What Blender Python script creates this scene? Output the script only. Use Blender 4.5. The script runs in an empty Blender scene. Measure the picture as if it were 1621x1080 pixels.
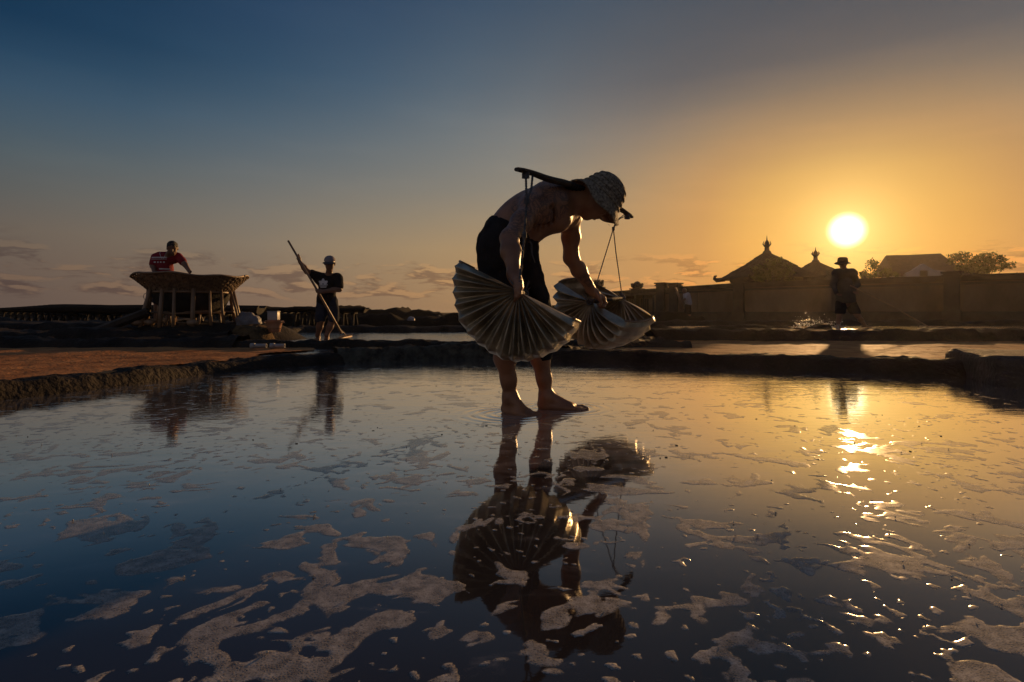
import bpy, bmesh, math, random
import numpy as np
from mathutils import Vector, Matrix
R = math.radians
random.seed(7)
rng = np.random.default_rng(7)
SC = bpy.context.scene
COL = SC.collection

# ------------------------------------------------------------------ camera, sky, sun, exposure
CAM_H = 0.52
cam = bpy.data.cameras.new('camera')
camo = bpy.data.objects.new('camera', cam)
COL.objects.link(camo)
camo.location = (0, 0, CAM_H)
camo.rotation_euler = (R(90), 0, 0)
cam.sensor_width = 36
cam.lens = 36 * 900 / 1621
cam.shift_y = -45 / 1621
cam.clip_start = .05
cam.clip_end = 9000
SC.camera = camo

SUN_AZ, SUN_EL = 30.5, 7.1
sun_dir = Vector((math.sin(R(SUN_AZ)) * math.cos(R(SUN_EL)), math.cos(R(SUN_AZ)) * math.cos(R(SUN_EL)), math.sin(R(SUN_EL))))

SC.view_settings.view_transform = 'Standard'
SC.view_settings.look = 'None'
SC.view_settings.exposure = 0
SC.view_settings.gamma = 1
SC.cycles.use_denoising = True
SC.cycles.max_bounces = 8
SC.cycles.sample_clamp_indirect = 6
SC.cycles.caustics_reflective = False
SC.cycles.caustics_refractive = False


def lin(c):
    return tuple((v / 255 / 12.92) if v / 255 <= .04045 else ((v / 255 + .055) / 1.055) ** 2.4 for v in c)


def setup_world():
    w = bpy.data.worlds.new('World')
    SC.world = w
    w.use_nodes = True
    nt = w.node_tree
    nt.nodes.clear()
    N = nt.nodes.new
    L = nt.links.new

    def m(op, a, b=None, c=None, clamp=False):
        n = N('ShaderNodeMath')
        n.operation = op
        n.use_clamp = clamp
        for i, v in enumerate((a, b, c)):
            if v is None:
                continue
            if isinstance(v, (int, float)):
                n.inputs[i].default_value = v
            else:
                L(v, n.inputs[i])
        return n.outputs[0]

    def mr(v, a, b, c=0., d=1., smooth=True):
        n = N('ShaderNodeMapRange')
        n.interpolation_type = 'SMOOTHSTEP' if smooth else 'LINEAR'
        L(v, n.inputs['Value'])
        for k, x in zip(('From Min', 'From Max', 'To Min', 'To Max'), (a, b, c, d)):
            n.inputs[k].default_value = x
        return n.outputs['Result']

    def mix(f, a, b, mode='MIX'):
        n = N('ShaderNodeMix')
        n.data_type = 'RGBA'
        n.blend_type = mode
        for v, i in ((f, 0), (a, 6), (b, 7)):
            if isinstance(v, (int, float)):
                n.inputs[i].default_value = v
            elif isinstance(v, tuple):
                n.inputs[i].default_value = (*v[:3], 1)
            else:
                L(v, n.inputs[i])
        return n.outputs[2]

    tc = N('ShaderNodeTexCoord')
    nrm = N('ShaderNodeVectorMath')
    nrm.operation = 'NORMALIZE'
    L(tc.outputs['Generated'], nrm.inputs[0])
    d = nrm.outputs[0]
    sep = N('ShaderNodeSeparateXYZ')
    L(d, sep.inputs[0])
    z = sep.outputs[2]
    dot = N('ShaderNodeVectorMath')
    dot.operation = 'DOT_PRODUCT'
    L(d, dot.inputs[0])
    dot.inputs[1].default_value = sun_dir
    t = m('DEGREES', m('ARCCOSINE', m('MINIMUM', dot.outputs['Value'], .9999999)))
    tn = m('DIVIDE', t, 180.)

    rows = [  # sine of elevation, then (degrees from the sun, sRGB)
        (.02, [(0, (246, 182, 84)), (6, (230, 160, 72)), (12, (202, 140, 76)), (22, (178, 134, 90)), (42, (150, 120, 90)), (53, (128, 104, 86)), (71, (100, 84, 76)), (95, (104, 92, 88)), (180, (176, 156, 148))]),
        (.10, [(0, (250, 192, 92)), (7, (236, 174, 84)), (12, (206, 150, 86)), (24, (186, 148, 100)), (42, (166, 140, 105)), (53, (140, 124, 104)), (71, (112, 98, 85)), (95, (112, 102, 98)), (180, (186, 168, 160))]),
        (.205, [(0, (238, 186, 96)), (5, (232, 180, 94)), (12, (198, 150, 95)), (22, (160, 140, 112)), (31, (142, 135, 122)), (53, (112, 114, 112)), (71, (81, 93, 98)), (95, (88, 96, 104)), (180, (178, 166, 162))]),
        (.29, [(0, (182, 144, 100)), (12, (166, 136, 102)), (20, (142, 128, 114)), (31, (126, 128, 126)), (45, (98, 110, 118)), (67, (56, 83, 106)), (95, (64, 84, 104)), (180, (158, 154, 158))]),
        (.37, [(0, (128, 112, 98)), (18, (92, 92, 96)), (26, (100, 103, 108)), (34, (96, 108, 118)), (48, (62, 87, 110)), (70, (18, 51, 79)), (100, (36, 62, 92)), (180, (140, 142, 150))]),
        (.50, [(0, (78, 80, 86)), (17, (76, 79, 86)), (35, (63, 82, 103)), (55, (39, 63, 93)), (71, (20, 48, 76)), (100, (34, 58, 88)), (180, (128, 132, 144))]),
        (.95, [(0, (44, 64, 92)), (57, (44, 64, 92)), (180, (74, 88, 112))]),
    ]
    # the table is smoothed in both directions so that no band shows
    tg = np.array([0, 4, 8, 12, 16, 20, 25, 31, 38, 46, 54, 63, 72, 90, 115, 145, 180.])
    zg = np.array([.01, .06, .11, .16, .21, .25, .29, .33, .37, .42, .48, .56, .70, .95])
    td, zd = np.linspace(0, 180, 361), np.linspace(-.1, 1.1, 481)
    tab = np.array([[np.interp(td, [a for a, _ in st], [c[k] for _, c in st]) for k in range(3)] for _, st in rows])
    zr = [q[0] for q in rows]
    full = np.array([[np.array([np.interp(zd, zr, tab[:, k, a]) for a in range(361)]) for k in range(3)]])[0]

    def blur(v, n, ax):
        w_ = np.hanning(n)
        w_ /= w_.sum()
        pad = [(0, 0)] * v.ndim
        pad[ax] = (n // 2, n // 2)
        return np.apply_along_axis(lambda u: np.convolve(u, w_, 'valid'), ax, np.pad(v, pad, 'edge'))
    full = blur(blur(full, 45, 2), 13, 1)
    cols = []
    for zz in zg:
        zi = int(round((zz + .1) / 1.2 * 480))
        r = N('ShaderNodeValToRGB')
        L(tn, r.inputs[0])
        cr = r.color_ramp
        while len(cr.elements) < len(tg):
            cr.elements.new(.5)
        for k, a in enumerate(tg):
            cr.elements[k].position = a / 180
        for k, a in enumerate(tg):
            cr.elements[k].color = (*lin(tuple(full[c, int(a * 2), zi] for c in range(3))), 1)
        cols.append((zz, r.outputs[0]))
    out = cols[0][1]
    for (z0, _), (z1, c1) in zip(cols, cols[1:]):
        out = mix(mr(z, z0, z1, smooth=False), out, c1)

    # physical sky underneath, dust-laden, sun low
    sky = N('ShaderNodeTexSky')
    sky.sky_type = 'NISHITA'
    sky.sun_disc = False
    sky.sun_elevation = R(SUN_EL)
    sky.sun_rotation = R(SUN_AZ)
    sky.dust_density = 5
    sky.ozone_density = 4

    # low broken cumulus near the horizon and faint streaks of cirrus
    az = m('ARCTAN2', sep.outputs[0], sep.outputs[1])
    cv = N('ShaderNodeCombineXYZ')
    L(m('MULTIPLY', az, 9.), cv.inputs[0])
    L(m('MULTIPLY', z, 38.), cv.inputs[1])
    n1 = N('ShaderNodeTexNoise')
    n1.inputs['Scale'].default_value = 1.3
    n1.inputs['Detail'].default_value = 7
    n1.inputs['Roughness'].default_value = .56
    n1.inputs['Distortion'].default_value = .3
    L(cv.outputs[0], n1.inputs['Vector'])
    band = m('MULTIPLY', mr(z, .008, .035), mr(z, .125, .062))
    cover = mr(m('ADD', n1.outputs[0], m('MULTIPLY', band, .13)), .58, .68)
    cover = m('MULTIPLY', cover, band)
    # bright top edge: same noise looked up a little higher
    cv2 = N('ShaderNodeCombineXYZ')
    L(m('MULTIPLY', az, 9.), cv2.inputs[0])
    L(m('MULTIPLY', m('ADD', z, .008), 38.), cv2.inputs[1])
    n2 = N('ShaderNodeTexNoise')
    for k in ('Scale', 'Detail', 'Roughness', 'Distortion'):
        n2.inputs[k].default_value = n1.inputs[k].default_value
    L(cv2.outputs[0], n2.inputs['Vector'])
    edge = mr(m('SUBTRACT', n1.outputs[0], n2.outputs[0]), 0., .09)
    base_cloud = mix(1., out, (.64, .59, .64), 'MULTIPLY')
    lit_cloud = mix(1., out, (1.28, 1.15, 1.0), 'MULTIPLY')
    out = mix(m('MULTIPLY', cover, .95), out, mix(edge, base_cloud, lit_cloud))
    # cirrus
    cv3 = N('ShaderNodeCombineXYZ')
    L(m('ADD', m('MULTIPLY', az, 3.), m('MULTIPLY', z, 3.)), cv3.inputs[0])
    L(m('MULTIPLY', z, 16.), cv3.inputs[1])
    n3 = N('ShaderNodeTexNoise')
    n3.inputs['Scale'].default_value = 1.1
    n3.inputs['Detail'].default_value = 5
    L(cv3.outputs[0], n3.inputs['Vector'])
    ci = m('MULTIPLY', mr(n3.outputs[0], .46, .72), m('MULTIPLY', mr(z, .12, .2), mr(z, .75, .4)))
    out = mix(m('MULTIPLY', ci, .20), out, mix(1., out, (1.35, 1.24, 1.16), 'MULTIPLY'))

    # aureole and disc of the sun
    a1 = m('MULTIPLY', m('POWER', 2.718, m('DIVIDE', t, -2.1)), .95)
    a2 = m('MULTIPLY', mr(t, 1.75, .55), 2.4)
    glow = mix(1., mix(1., (1., .72, .30), a1, 'MULTIPLY'), mix(1., (1., .9, .62), a2, 'MULTIPLY'), 'ADD')
    out = mix(1., out, glow, 'ADD')

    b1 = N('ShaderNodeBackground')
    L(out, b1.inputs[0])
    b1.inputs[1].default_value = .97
    b2 = N('ShaderNodeBackground')
    L(sky.outputs[0], b2.inputs[0])
    b2.inputs[1].default_value = .0004
    ad = N('ShaderNodeAddShader')
    L(b1.outputs[0], ad.inputs[0])
    L(b2.outputs[0], ad.inputs[1])
    o = N('ShaderNodeOutputWorld')
    L(ad.outputs[0], o.inputs['Surface'])


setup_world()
sl = bpy.data.lights.new('sun', 'SUN')
sl.energy = 4.2
sl.color = (1., .56, .22)
sl.angle = R(.6)
so = bpy.data.objects.new('sun', sl)
COL.objects.link(so)
so.rotation_euler = (-sun_dir).to_track_quat('-Z', 'Y').to_euler()


# ------------------------------------------------------------------ helpers
def P(px, py, d):
    """world point at distance d whose direction was measured at (px, py)"""
    return np.array([(px - 810.5) / 900 * d, d, CAM_H - (py - 495) / 900 * d])


def G(px, py, z=0.):
    d = (CAM_H - z) * 900 / (py - 495)
    return np.array([(px - 810.5) / 900 * d, d, z])


def hash3(i, j, k):
    h = (i * 374761393 + j * 668265263 + k * 2147483647 + 1013904223) & 0xffffffff
    h = ((h ^ (h >> 13)) * 1274126177) & 0xffffffff
    h = h ^ (h >> 16)
    return (h & 0xffffff) / float(0xffffff)


def vnoise(p):
    p = np.asarray(p, float)
    i = np.floor(p).astype(np.int64)
    f = p - i
    f = f * f * f * (f * (f * 6 - 15) + 10)
    r = 0
    for a in (0, 1):
        for b in (0, 1):
            for c in (0, 1):
                w = (f[..., 0] if a else 1 - f[..., 0]) * (f[..., 1] if b else 1 - f[..., 1]) * (f[..., 2] if c else 1 - f[..., 2])
                r = r + w * hash3(i[..., 0] + a, i[..., 1] + b, i[..., 2] + c)
    return r


def fbm(p, o=4, g=.5):
    p = np.asarray(p, float)
    r, a, s = 0, 1., 0
    for k in range(o):
        r = r + a * vnoise(p * 2 ** k + k * 17.3)
        s += a
        a *= g
    return r / s


MATS = {}


def mat(name, col, rough=.7, var=.35, scale=6., bump=.3, bscale=40., spec=.5, metal=0., transl=0., detail=6, dist=.02, col2=None, stretch=None, sheen=0.):
    """procedural material: two-scale colour noise, fine relief"""
    if name in MATS:
        return MATS[name]
    m = bpy.data.materials.new(name)
    m.use_nodes = True
    nt = m.node_tree
    N, L = nt.nodes.new, nt.links.new
    b = nt.nodes['Principled BSDF']
    tc = N('ShaderNodeTexCoord')
    vec = tc.outputs['Object']
    if stretch:
        mp = N('ShaderNodeMapping')
        mp.inputs['Scale'].default_value = stretch
        L(vec, mp.inputs[0])
        vec = mp.outputs[0]
    n = N('ShaderNodeTexNoise')
    n.inputs['Scale'].default_value = scale
    n.inputs['Detail'].default_value = detail
    n.inputs['Roughness'].default_value = .62
    L(vec, n.inputs['Vector'])
    r = N('ShaderNodeValToRGB')
    c2 = col2 or tuple(min(1, c * (1 + var)) for c in col)
    c1 = tuple(c * (1 - var) for c in col)
    r.color_ramp.elements[0].position = .3
    r.color_ramp.elements[1].position = .72
    r.color_ramp.elements[0].color = (*c1, 1)
    r.color_ramp.elements[1].color = (*c2, 1)
    L(n.outputs[0], r.inputs[0])
    L(r.outputs[0], b.inputs['Base Color'])
    b.inputs['Roughness'].default_value = rough
    b.inputs['Specular IOR Level'].default_value = spec
    b.inputs['Metallic'].default_value = metal
    if bump:
        n2 = N('ShaderNodeTexNoise')
        n2.inputs['Scale'].default_value = bscale
        n2.inputs['Detail'].default_value = 5
        L(vec, n2.inputs['Vector'])
        bp = N('ShaderNodeBump')
        bp.inputs['Strength'].default_value = bump
        bp.inputs['Distance'].default_value = dist
        L(n2.outputs[0], bp.inputs['Height'])
        L(bp.outputs[0], b.inputs['Normal'])
    if transl:
        tr = N('ShaderNodeBsdfTranslucent')
        L(r.outputs[0], tr.inputs[0])
        mx = N('ShaderNodeMixShader')
        mx.inputs[0].default_value = transl
        L(b.outputs[0], mx.inputs[1])
        L(tr.outputs[0], mx.inputs[2])
        L(mx.outputs[0], nt.nodes['Material Output'].inputs[0])
    MATS[name] = m
    return m


def link(name, me, m, parent=None, smooth=True):
    o = bpy.data.objects.new(name, me)
    COL.objects.link(o)
    if m is not None:
        me.materials.append(m)
    if smooth:
        me.polygons.foreach_set('use_smooth', [True] * len(me.polygons))
    if parent is not None:
        o.parent = parent
    return o


def mesh_np(name, v, f, m, parent=None, smooth=True):
    me = bpy.data.meshes.new(name)
    me.from_pydata(np.asarray(v, float).tolist(), [], [tuple(int(i) for i in q) for q in f])
    me.update()
    return link(name, me, m, parent, smooth)


def mesh_quads(name, v, f, m, parent=None, smooth=True):
    """fast path for big all-quad meshes"""
    v = np.asarray(v, np.float32)
    f = np.asarray(f, np.int32)
    me = bpy.data.meshes.new(name)
    me.vertices.add(len(v))
    me.vertices.foreach_set('co', v.ravel())
    me.loops.add(f.size)
    me.loops.foreach_set('vertex_index', f.ravel())
    me.polygons.add(len(f))
    me.polygons.foreach_set('loop_start', np.arange(len(f), dtype=np.int32) * 4)
    me.update(calc_edges=True)
    me.validate()
    return link(name, me, m, parent, smooth)


def bm_obj(name, bm, m, parent=None, smooth=False):
    me = bpy.data.meshes.new(name)
    bmesh.ops.recalc_face_normals(bm, faces=bm.faces)
    bm.to_mesh(me)
    bm.free()
    return link(name, me, m, parent, smooth)


def tag(o, label=None, cat=None, group=None, kind=None):
    if label:
        o['label'] = label
    if cat:
        o['category'] = cat
    if group:
        o['group'] = group
    if kind:
        o['kind'] = kind
    return o


def thing(name, label, cat, loc=(0, 0, 0), rz=0., group=None):
    o = bpy.data.objects.new(name, None)
    COL.objects.link(o)
    o.location = loc
    o.rotation_euler = (0, 0, rz)
    o.empty_display_size = .1
    return tag(o, label, cat, group)


def struct(o):
    o['kind'] = 'structure'
    return o


def add_box(bm, c, s, rz=0., rot=None, bevel=0., jitter=0.):
    M = Matrix.Translation(c) @ (rot if rot is not None else Matrix.Rotation(rz, 4, 'Z')) @ Matrix.Diagonal((*s, 1))
    r = bmesh.ops.create_cube(bm, size=1, matrix=M)
    if jitter:
        for v in r['verts']:
            v.co += Vector([random.uniform(-jitter, jitter) for _ in range(3)])
    if bevel:
        es = list({e for v in r['verts'] for e in v.link_edges})
        bmesh.ops.bevel(bm, geom=es, offset=bevel, segments=2, affect='EDGES', profile=.6)
    return r


def add_tube(bm, pts, rad, n=8, cap=True):
    pts = [Vector(p) for p in pts]
    rads = rad if hasattr(rad, '__len__') else [rad] * len(pts)
    rings = []
    prev = None
    for i, p in enumerate(pts):
        t = (pts[min(i + 1, len(pts) - 1)] - pts[max(i - 1, 0)])
        t.normalize()
        ref = prev if prev is not None else (Vector((0, 0, 1)) if abs(t.z) < .9 else Vector((1, 0, 0)))
        u = ref - t * ref.dot(t)
        u.normalize()
        prev = u
        w = t.cross(u)
        rings.append([bm.verts.new(p + (u * math.cos(a) + w * math.sin(a)) * rads[i]) for a in [2 * math.pi * k / n for k in range(n)]])
    for a, b in zip(rings, rings[1:]):
        for k in range(n):
            bm.faces.new((a[k], a[(k + 1) % n], b[(k + 1) % n], b[k]))
    if cap:
        bm.faces.new(rings[0][::-1])
        bm.faces.new(rings[-1])


def tube_obj(name, pts, rad, m, parent=None, n=8, smooth=True):
    bm = bmesh.new()
    add_tube(bm, pts, rad, n)
    return bm_obj(name, bm, m, parent, smooth)


# ------------------------------------------------------------------ signed distance bodies (one continuous surface per figure)
class SDF:
    def __init__(s, lo, hi, res):
        s.lo = np.array(lo, float)
        s.res = res
        s.n = np.ceil((np.array(hi, float) - s.lo) / res).astype(int) + 1
        s.F = np.full(s.n, .08, np.float32)

    def _sub(s, lo, hi):
        a = np.clip(np.floor((lo - s.lo) / s.res).astype(int), 0, s.n - 1)
        b = np.clip(np.ceil((hi - s.lo) / s.res).astype(int) + 1, 1, s.n)
        ax = [s.lo[i] + np.arange(a[i], b[i]) * s.res for i in range(3)]
        X, Y, Z = np.meshgrid(*ax, indexing='ij')
        return tuple(slice(a[i], b[i]) for i in range(3)), np.stack((X, Y, Z), -1).astype(np.float32)

    def _mix(s, sl, d, k, cut=False):
        f = s.F[sl]
        if cut:
            h = np.clip(.5 + .5 * (f + d) / k, 0, 1)   # smooth max(f, -d)
            s.F[sl] = (-d) * (1 - h) + f * h + k * h * (1 - h)
            return
        h = np.clip(.5 + .5 * (f - d) / k, 0, 1)
        s.F[sl] = f * (1 - h) + d * h - k * h * (1 - h)

    def cap(s, a, b, ra, rb=None, k=.02, cut=False):
        a, b = np.array(a, float), np.array(b, float)
        rb = ra if rb is None else rb
        mg = max(ra, rb) + k + .03
        sl, p = s._sub(np.minimum(a, b) - mg, np.maximum(a, b) + mg)
        ba = (b - a).astype(np.float32)
        pa = p - a.astype(np.float32)
        h = np.clip((pa @ ba) / max(1e-9, float(ba @ ba)), 0, 1)
        d = np.linalg.norm(pa - h[..., None] * ba, axis=-1) - (ra + (rb - ra) * h)
        s._mix(sl, d, k, cut)
        return s

    def ell(s, c, r, ax=None, k=.02, cut=False):
        c = np.array(c, float)
        r = np.array(r, float)
        A = np.eye(3) if ax is None else np.array(ax, float)
        mg = r.max() + k + .03
        sl, p = s._sub(c - mg, c + mg)
        q = (p - c.astype(np.float32)) @ A.T.astype(np.float32)
        k0 = np.linalg.norm(q / r, axis=-1)
        k1 = np.linalg.norm(q / (r * r), axis=-1) + 1e-6
        d = k0 * (k0 - 1) / k1
        s._mix(sl, d.astype(np.float32), k, cut)
        return s

    def chain(s, pts, rads, k=.02):
        for i in range(len(pts) - 1):
            s.cap(pts[i], pts[i + 1], rads[i], rads[i + 1], k)
        return s

    def grid(s):
        ax = [s.lo[i] + np.arange(s.n[i]) * s.res for i in range(3)]
        return np.stack(np.meshgrid(*ax, indexing='ij'), -1)

    def plane(s, pt, nrm):
        """keep the side the normal points away from"""
        nrm = np.array(nrm, float) / np.linalg.norm(nrm)
        s.F = np.maximum(s.F, (s.grid() @ nrm - np.dot(pt, nrm)).astype(np.float32))
        return s

    def rough(s, amp, freq, seed=0., aniso=(1, 1, 1)):
        near = np.abs(s.F) < .05
        p = s.grid()[near]
        s.F[near] += (amp * 2 * (fbm(p * np.array(aniso) * freq + seed, 3) - .5)).astype(np.float32)
        return s

    def mesh(s, name, m, parent=None):
        F = s.F
        ins = F < 0
        nx, ny, nz = F.shape
        c = [ins[i:nx - 1 + i, j:ny - 1 + j, k:nz - 1 + k] for i in (0, 1) for j in (0, 1) for k in (0, 1)]
        cnt = sum(x.astype(np.int8) for x in c)
        act = (cnt > 0) & (cnt < 8)
        I, J, K = np.nonzero(act)
        idx = np.full(act.shape, -1, np.int64)
        idx[I, J, K] = np.arange(len(I))
        acc = np.zeros((len(I), 3))
        num = np.zeros(len(I))
        cor = [(i, j, k) for i in (0, 1) for j in (0, 1) for k in (0, 1)]
        for a in range(8):
            for b in range(a + 1, 8):
                A, B = cor[a], cor[b]
                if sum(abs(A[q] - B[q]) for q in range(3)) != 1:
                    continue
                fa = F[I + A[0], J + A[1], K + A[2]]
                fb = F[I + B[0], J + B[1], K + B[2]]
                x = (fa < 0) != (fb < 0)
                t = np.where(x, fa / np.where(x, fa - fb, 1), 0)
                pt = np.array(A) + t[:, None] * (np.array(B) - np.array(A))
                acc[x] += pt[x]
                num += x
        v = s.lo + (np.stack((I, J, K), 1) + acc / num[:, None]) * s.res
        quads = []
        for ax in range(3):
            u, w = (ax + 1) % 3, (ax + 2) % 3
            sl0 = [slice(1, -1)] * 3
            sl1 = [slice(1, -1)] * 3
            sl0[ax] = slice(0, -1)
            sl1[ax] = slice(1, None)
            x = ins[tuple(sl0)] != ins[tuple(sl1)]
            e = np.stack(np.nonzero(x), 1)
            off = np.array([1, 1, 1])
            off[ax] = 0
            e = e + off
            flip = ins[e[:, 0], e[:, 1], e[:, 2]]
            du = np.zeros(3, int)
            du[u] = 1
            dw = np.zeros(3, int)
            dw[w] = 1

            def g(q):
                return idx[q[:, 0], q[:, 1], q[:, 2]]
            q = np.stack((g(e - du - dw), g(e - dw), g(e), g(e - du)), 1)
            q = np.where(flip[:, None], q, q[:, ::-1])
            quads.append(q)
        q = np.concatenate(quads)
        q = q[(q >= 0).all(1)]
        return mesh_quads(name, v, q, m, parent)


# ------------------------------------------------------------------ materials
M_MUD = mat('wet_dark_mud', (.017, .012, .009), .75, .5, 2.6, .9, 26, spec=.12, dist=.03, col2=(.045, .034, .024))
M_MUD_FAR = mat('dark_volcanic_ground', (.022, .017, .012), .9, .4, 1.2, .5, 9, spec=.05, dist=.05)
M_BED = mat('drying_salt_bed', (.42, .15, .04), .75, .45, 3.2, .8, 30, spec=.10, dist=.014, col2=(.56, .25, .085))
M_WOOD = mat('weathered_wood', (.055, .043, .034), .8, .45, 8, .5, 60, spec=.3, stretch=(1, 1, .25))
M_DARKWOOD = mat('old_palm_wood', (.028, .024, .021), .85, .4, 6, .5, 30, spec=.2)
M_BAMBOO = mat('bamboo_pole', (.21, .125, .068), .5, .4, 9, .25, 50, spec=.4, stretch=(1, 1, .2))
M_ROPE = mat('twisted_rope', (.10, .10, .105), .8, .4, 60, .6, 260, spec=.2, dist=.004)
M_THATCH = mat('thatch', (.05, .038, .026), .9, .45, 6, .8, 26, spec=.1, stretch=(1, 1, .3))
M_WALL = mat('weathered_plaster_wall', (.125, .088, .058), .9, .55, .8, .4, 9, spec=.1, stretch=(1, 1, .5))
M_COPING = mat('mossy_stone_coping', (.055, .047, .040), .9, .4, 2, .5, 14, spec=.1)
M_WHITE = mat('white_painted_plaster', (.36, .345, .33), .85, .12, 2, .2, 12, spec=.2)
M_ROOFTILE = mat('old_roof_tile', (.055, .045, .04), .85, .4, 3, .6, 20, spec=.2)
M_LEAF = mat('green_leaf', (.10, .12, .03), .6, .45, 1.5, 0, spec=.3, transl=.4)
M_BARK = mat('tree_bark', (.05, .04, .03), .9, .4, 12, .5, 30, spec=.1)


def sheen(m, curve, rough, normal=None, tint=(1, 1, 1)):
    """mirror layer over a material, its strength rising with the angle of view"""
    nt = m.node_tree
    N, L = nt.nodes.new, nt.links.new
    out = nt.nodes['Material Output']
    src = out.inputs[0].links[0].from_socket
    lw = N('ShaderNodeLayerWeight')
    lw.inputs['Blend'].default_value = .5
    r = N('ShaderNodeValToRGB')
    cr = r.color_ramp
    while len(cr.elements) < len(curve):
        cr.elements.new(.5)
    for i, (x, v) in enumerate(curve):
        cr.elements[i].position = x
    for i, (x, v) in enumerate(curve):
        cr.elements[i].color = (v, v, v, 1)
    L(lw.outputs['Facing'], r.inputs[0])
    g = N('ShaderNodeBsdfGlossy')
    g.inputs['Color'].default_value = (*tint, 1)
    g.inputs['Roughness'].default_value = rough
    if normal is not None:
        L(normal, g.inputs['Normal'])
    mx = N('ShaderNodeMixShader')
    L(r.outputs[0], mx.inputs[0])
    L(src, mx.inputs[1])
    L(g.outputs[0], mx.inputs[2])
    L(mx.outputs[0], out.inputs[0])


def water_material(name, ripple=1., base=(.032, .026, .024), rough=.03):
    m = bpy.data.materials.new(name)
    m.use_nodes = True
    nt = m.node_tree
    N, L = nt.nodes.new, nt.links.new
    b = nt.nodes['Principled BSDF']
    tc = N('ShaderNodeTexCoord')
    mp = N('ShaderNodeMapping')
    mp.inputs['Scale'].default_value = (1, 2.6, 1)
    mp.inputs['Rotation'].default_value = (0, 0, R(8))
    L(tc.outputs['Object'], mp.inputs[0])
    hs = []
    for sc, de, amp in ((2.2, 3, 1.), (11., 3, .55), (34., 2, .16)):
        n = N('ShaderNodeTexNoise')
        n.inputs['Scale'].default_value = sc
        n.inputs['Detail'].default_value = de
        n.inputs['Distortion'].default_value = .4
        L(mp.outputs[0], n.inputs['Vector'])
        mu = N('ShaderNodeMath')
        mu.operation = 'MULTIPLY'
        mu.inputs[1].default_value = amp
        L(n.outputs[0], mu.inputs[0])
        hs.append(mu.outputs[0])
    ad = N('ShaderNodeMath')
    L(hs[0], ad.inputs[0])
    L(hs[1], ad.inputs[1])
    ad2 = N('ShaderNodeMath')
    L(ad.outputs[0], ad2.inputs[0])
    L(hs[2], ad2.inputs[1])
    # a breeze roughens the water in patches
    pn = N('ShaderNodeTexNoise')
    pn.inputs['Scale'].default_value = .55
    pn.inputs['Detail'].default_value = 2
    L(tc.outputs['Object'], pn.inputs['Vector'])
    pr = N('ShaderNodeMapRange')
    pr.inputs['From Min'].default_value = .35
    pr.inputs['From Max'].default_value = .65
    pr.inputs['To Min'].default_value = .55 * ripple
    pr.inputs['To Max'].default_value = 1.25 * ripple
    L(pn.outputs[0], pr.inputs['Value'])
    # glassy in the shelter near the camera, wrinkled towards the open bank
    sx = N('ShaderNodeSeparateXYZ')
    L(tc.outputs['Object'], sx.inputs[0])
    gr = N('ShaderNodeMapRange')
    gr.inputs['From Min'].default_value = 1.7
    gr.inputs['From Max'].default_value = 5.0
    gr.inputs['To Min'].default_value = .05
    gr.inputs['To Max'].default_value = 1.0
    L(sx.outputs[1], gr.inputs['Value'])
    gm = N('ShaderNodeMath')
    gm.operation = 'MULTIPLY'
    L(pr.outputs[0], gm.inputs[0])
    L(gr.outputs[0], gm.inputs[1])
    bp = N('ShaderNodeBump')
    bp.inputs['Distance'].default_value = .006
    L(gm.outputs[0], bp.inputs['Strength'])
    L(ad2.outputs[0], bp.inputs['Height'])
    L(bp.outputs[0], b.inputs['Normal'])
    fn = N('ShaderNodeTexNoise')
    fn.inputs['Scale'].default_value = 4.5
    fn.inputs['Detail'].default_value = 7
    fn.inputs['Roughness'].default_value = .65
    fn.inputs['Distortion'].default_value = .5
    L(mp.outputs[0], fn.inputs['Vector'])
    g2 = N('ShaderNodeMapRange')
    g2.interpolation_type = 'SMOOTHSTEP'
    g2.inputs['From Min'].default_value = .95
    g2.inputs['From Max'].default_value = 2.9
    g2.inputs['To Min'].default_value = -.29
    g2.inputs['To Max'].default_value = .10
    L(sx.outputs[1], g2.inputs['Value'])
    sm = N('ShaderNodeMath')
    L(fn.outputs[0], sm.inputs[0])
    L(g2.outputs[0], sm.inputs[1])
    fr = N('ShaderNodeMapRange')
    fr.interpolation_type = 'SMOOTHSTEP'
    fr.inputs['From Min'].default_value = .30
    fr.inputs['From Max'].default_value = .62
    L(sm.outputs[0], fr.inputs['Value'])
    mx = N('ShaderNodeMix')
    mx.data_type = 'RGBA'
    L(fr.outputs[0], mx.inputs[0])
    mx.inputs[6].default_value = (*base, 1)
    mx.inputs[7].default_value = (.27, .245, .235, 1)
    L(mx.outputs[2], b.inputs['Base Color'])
    b.inputs['Roughness'].default_value = rough
    b.inputs['IOR'].default_value = 1.34
    b.inputs['Specular IOR Level'].default_value = .0
    sheen(m, [(.2, .03), (.455, .075), (.58, .19), (.68, .42), (.78, .74), (.9, .95)], rough, bp.outputs[0])
    return m


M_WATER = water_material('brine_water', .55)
M_WATER2 = water_material('rippled_brine', 1.6, rough=.06)

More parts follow.
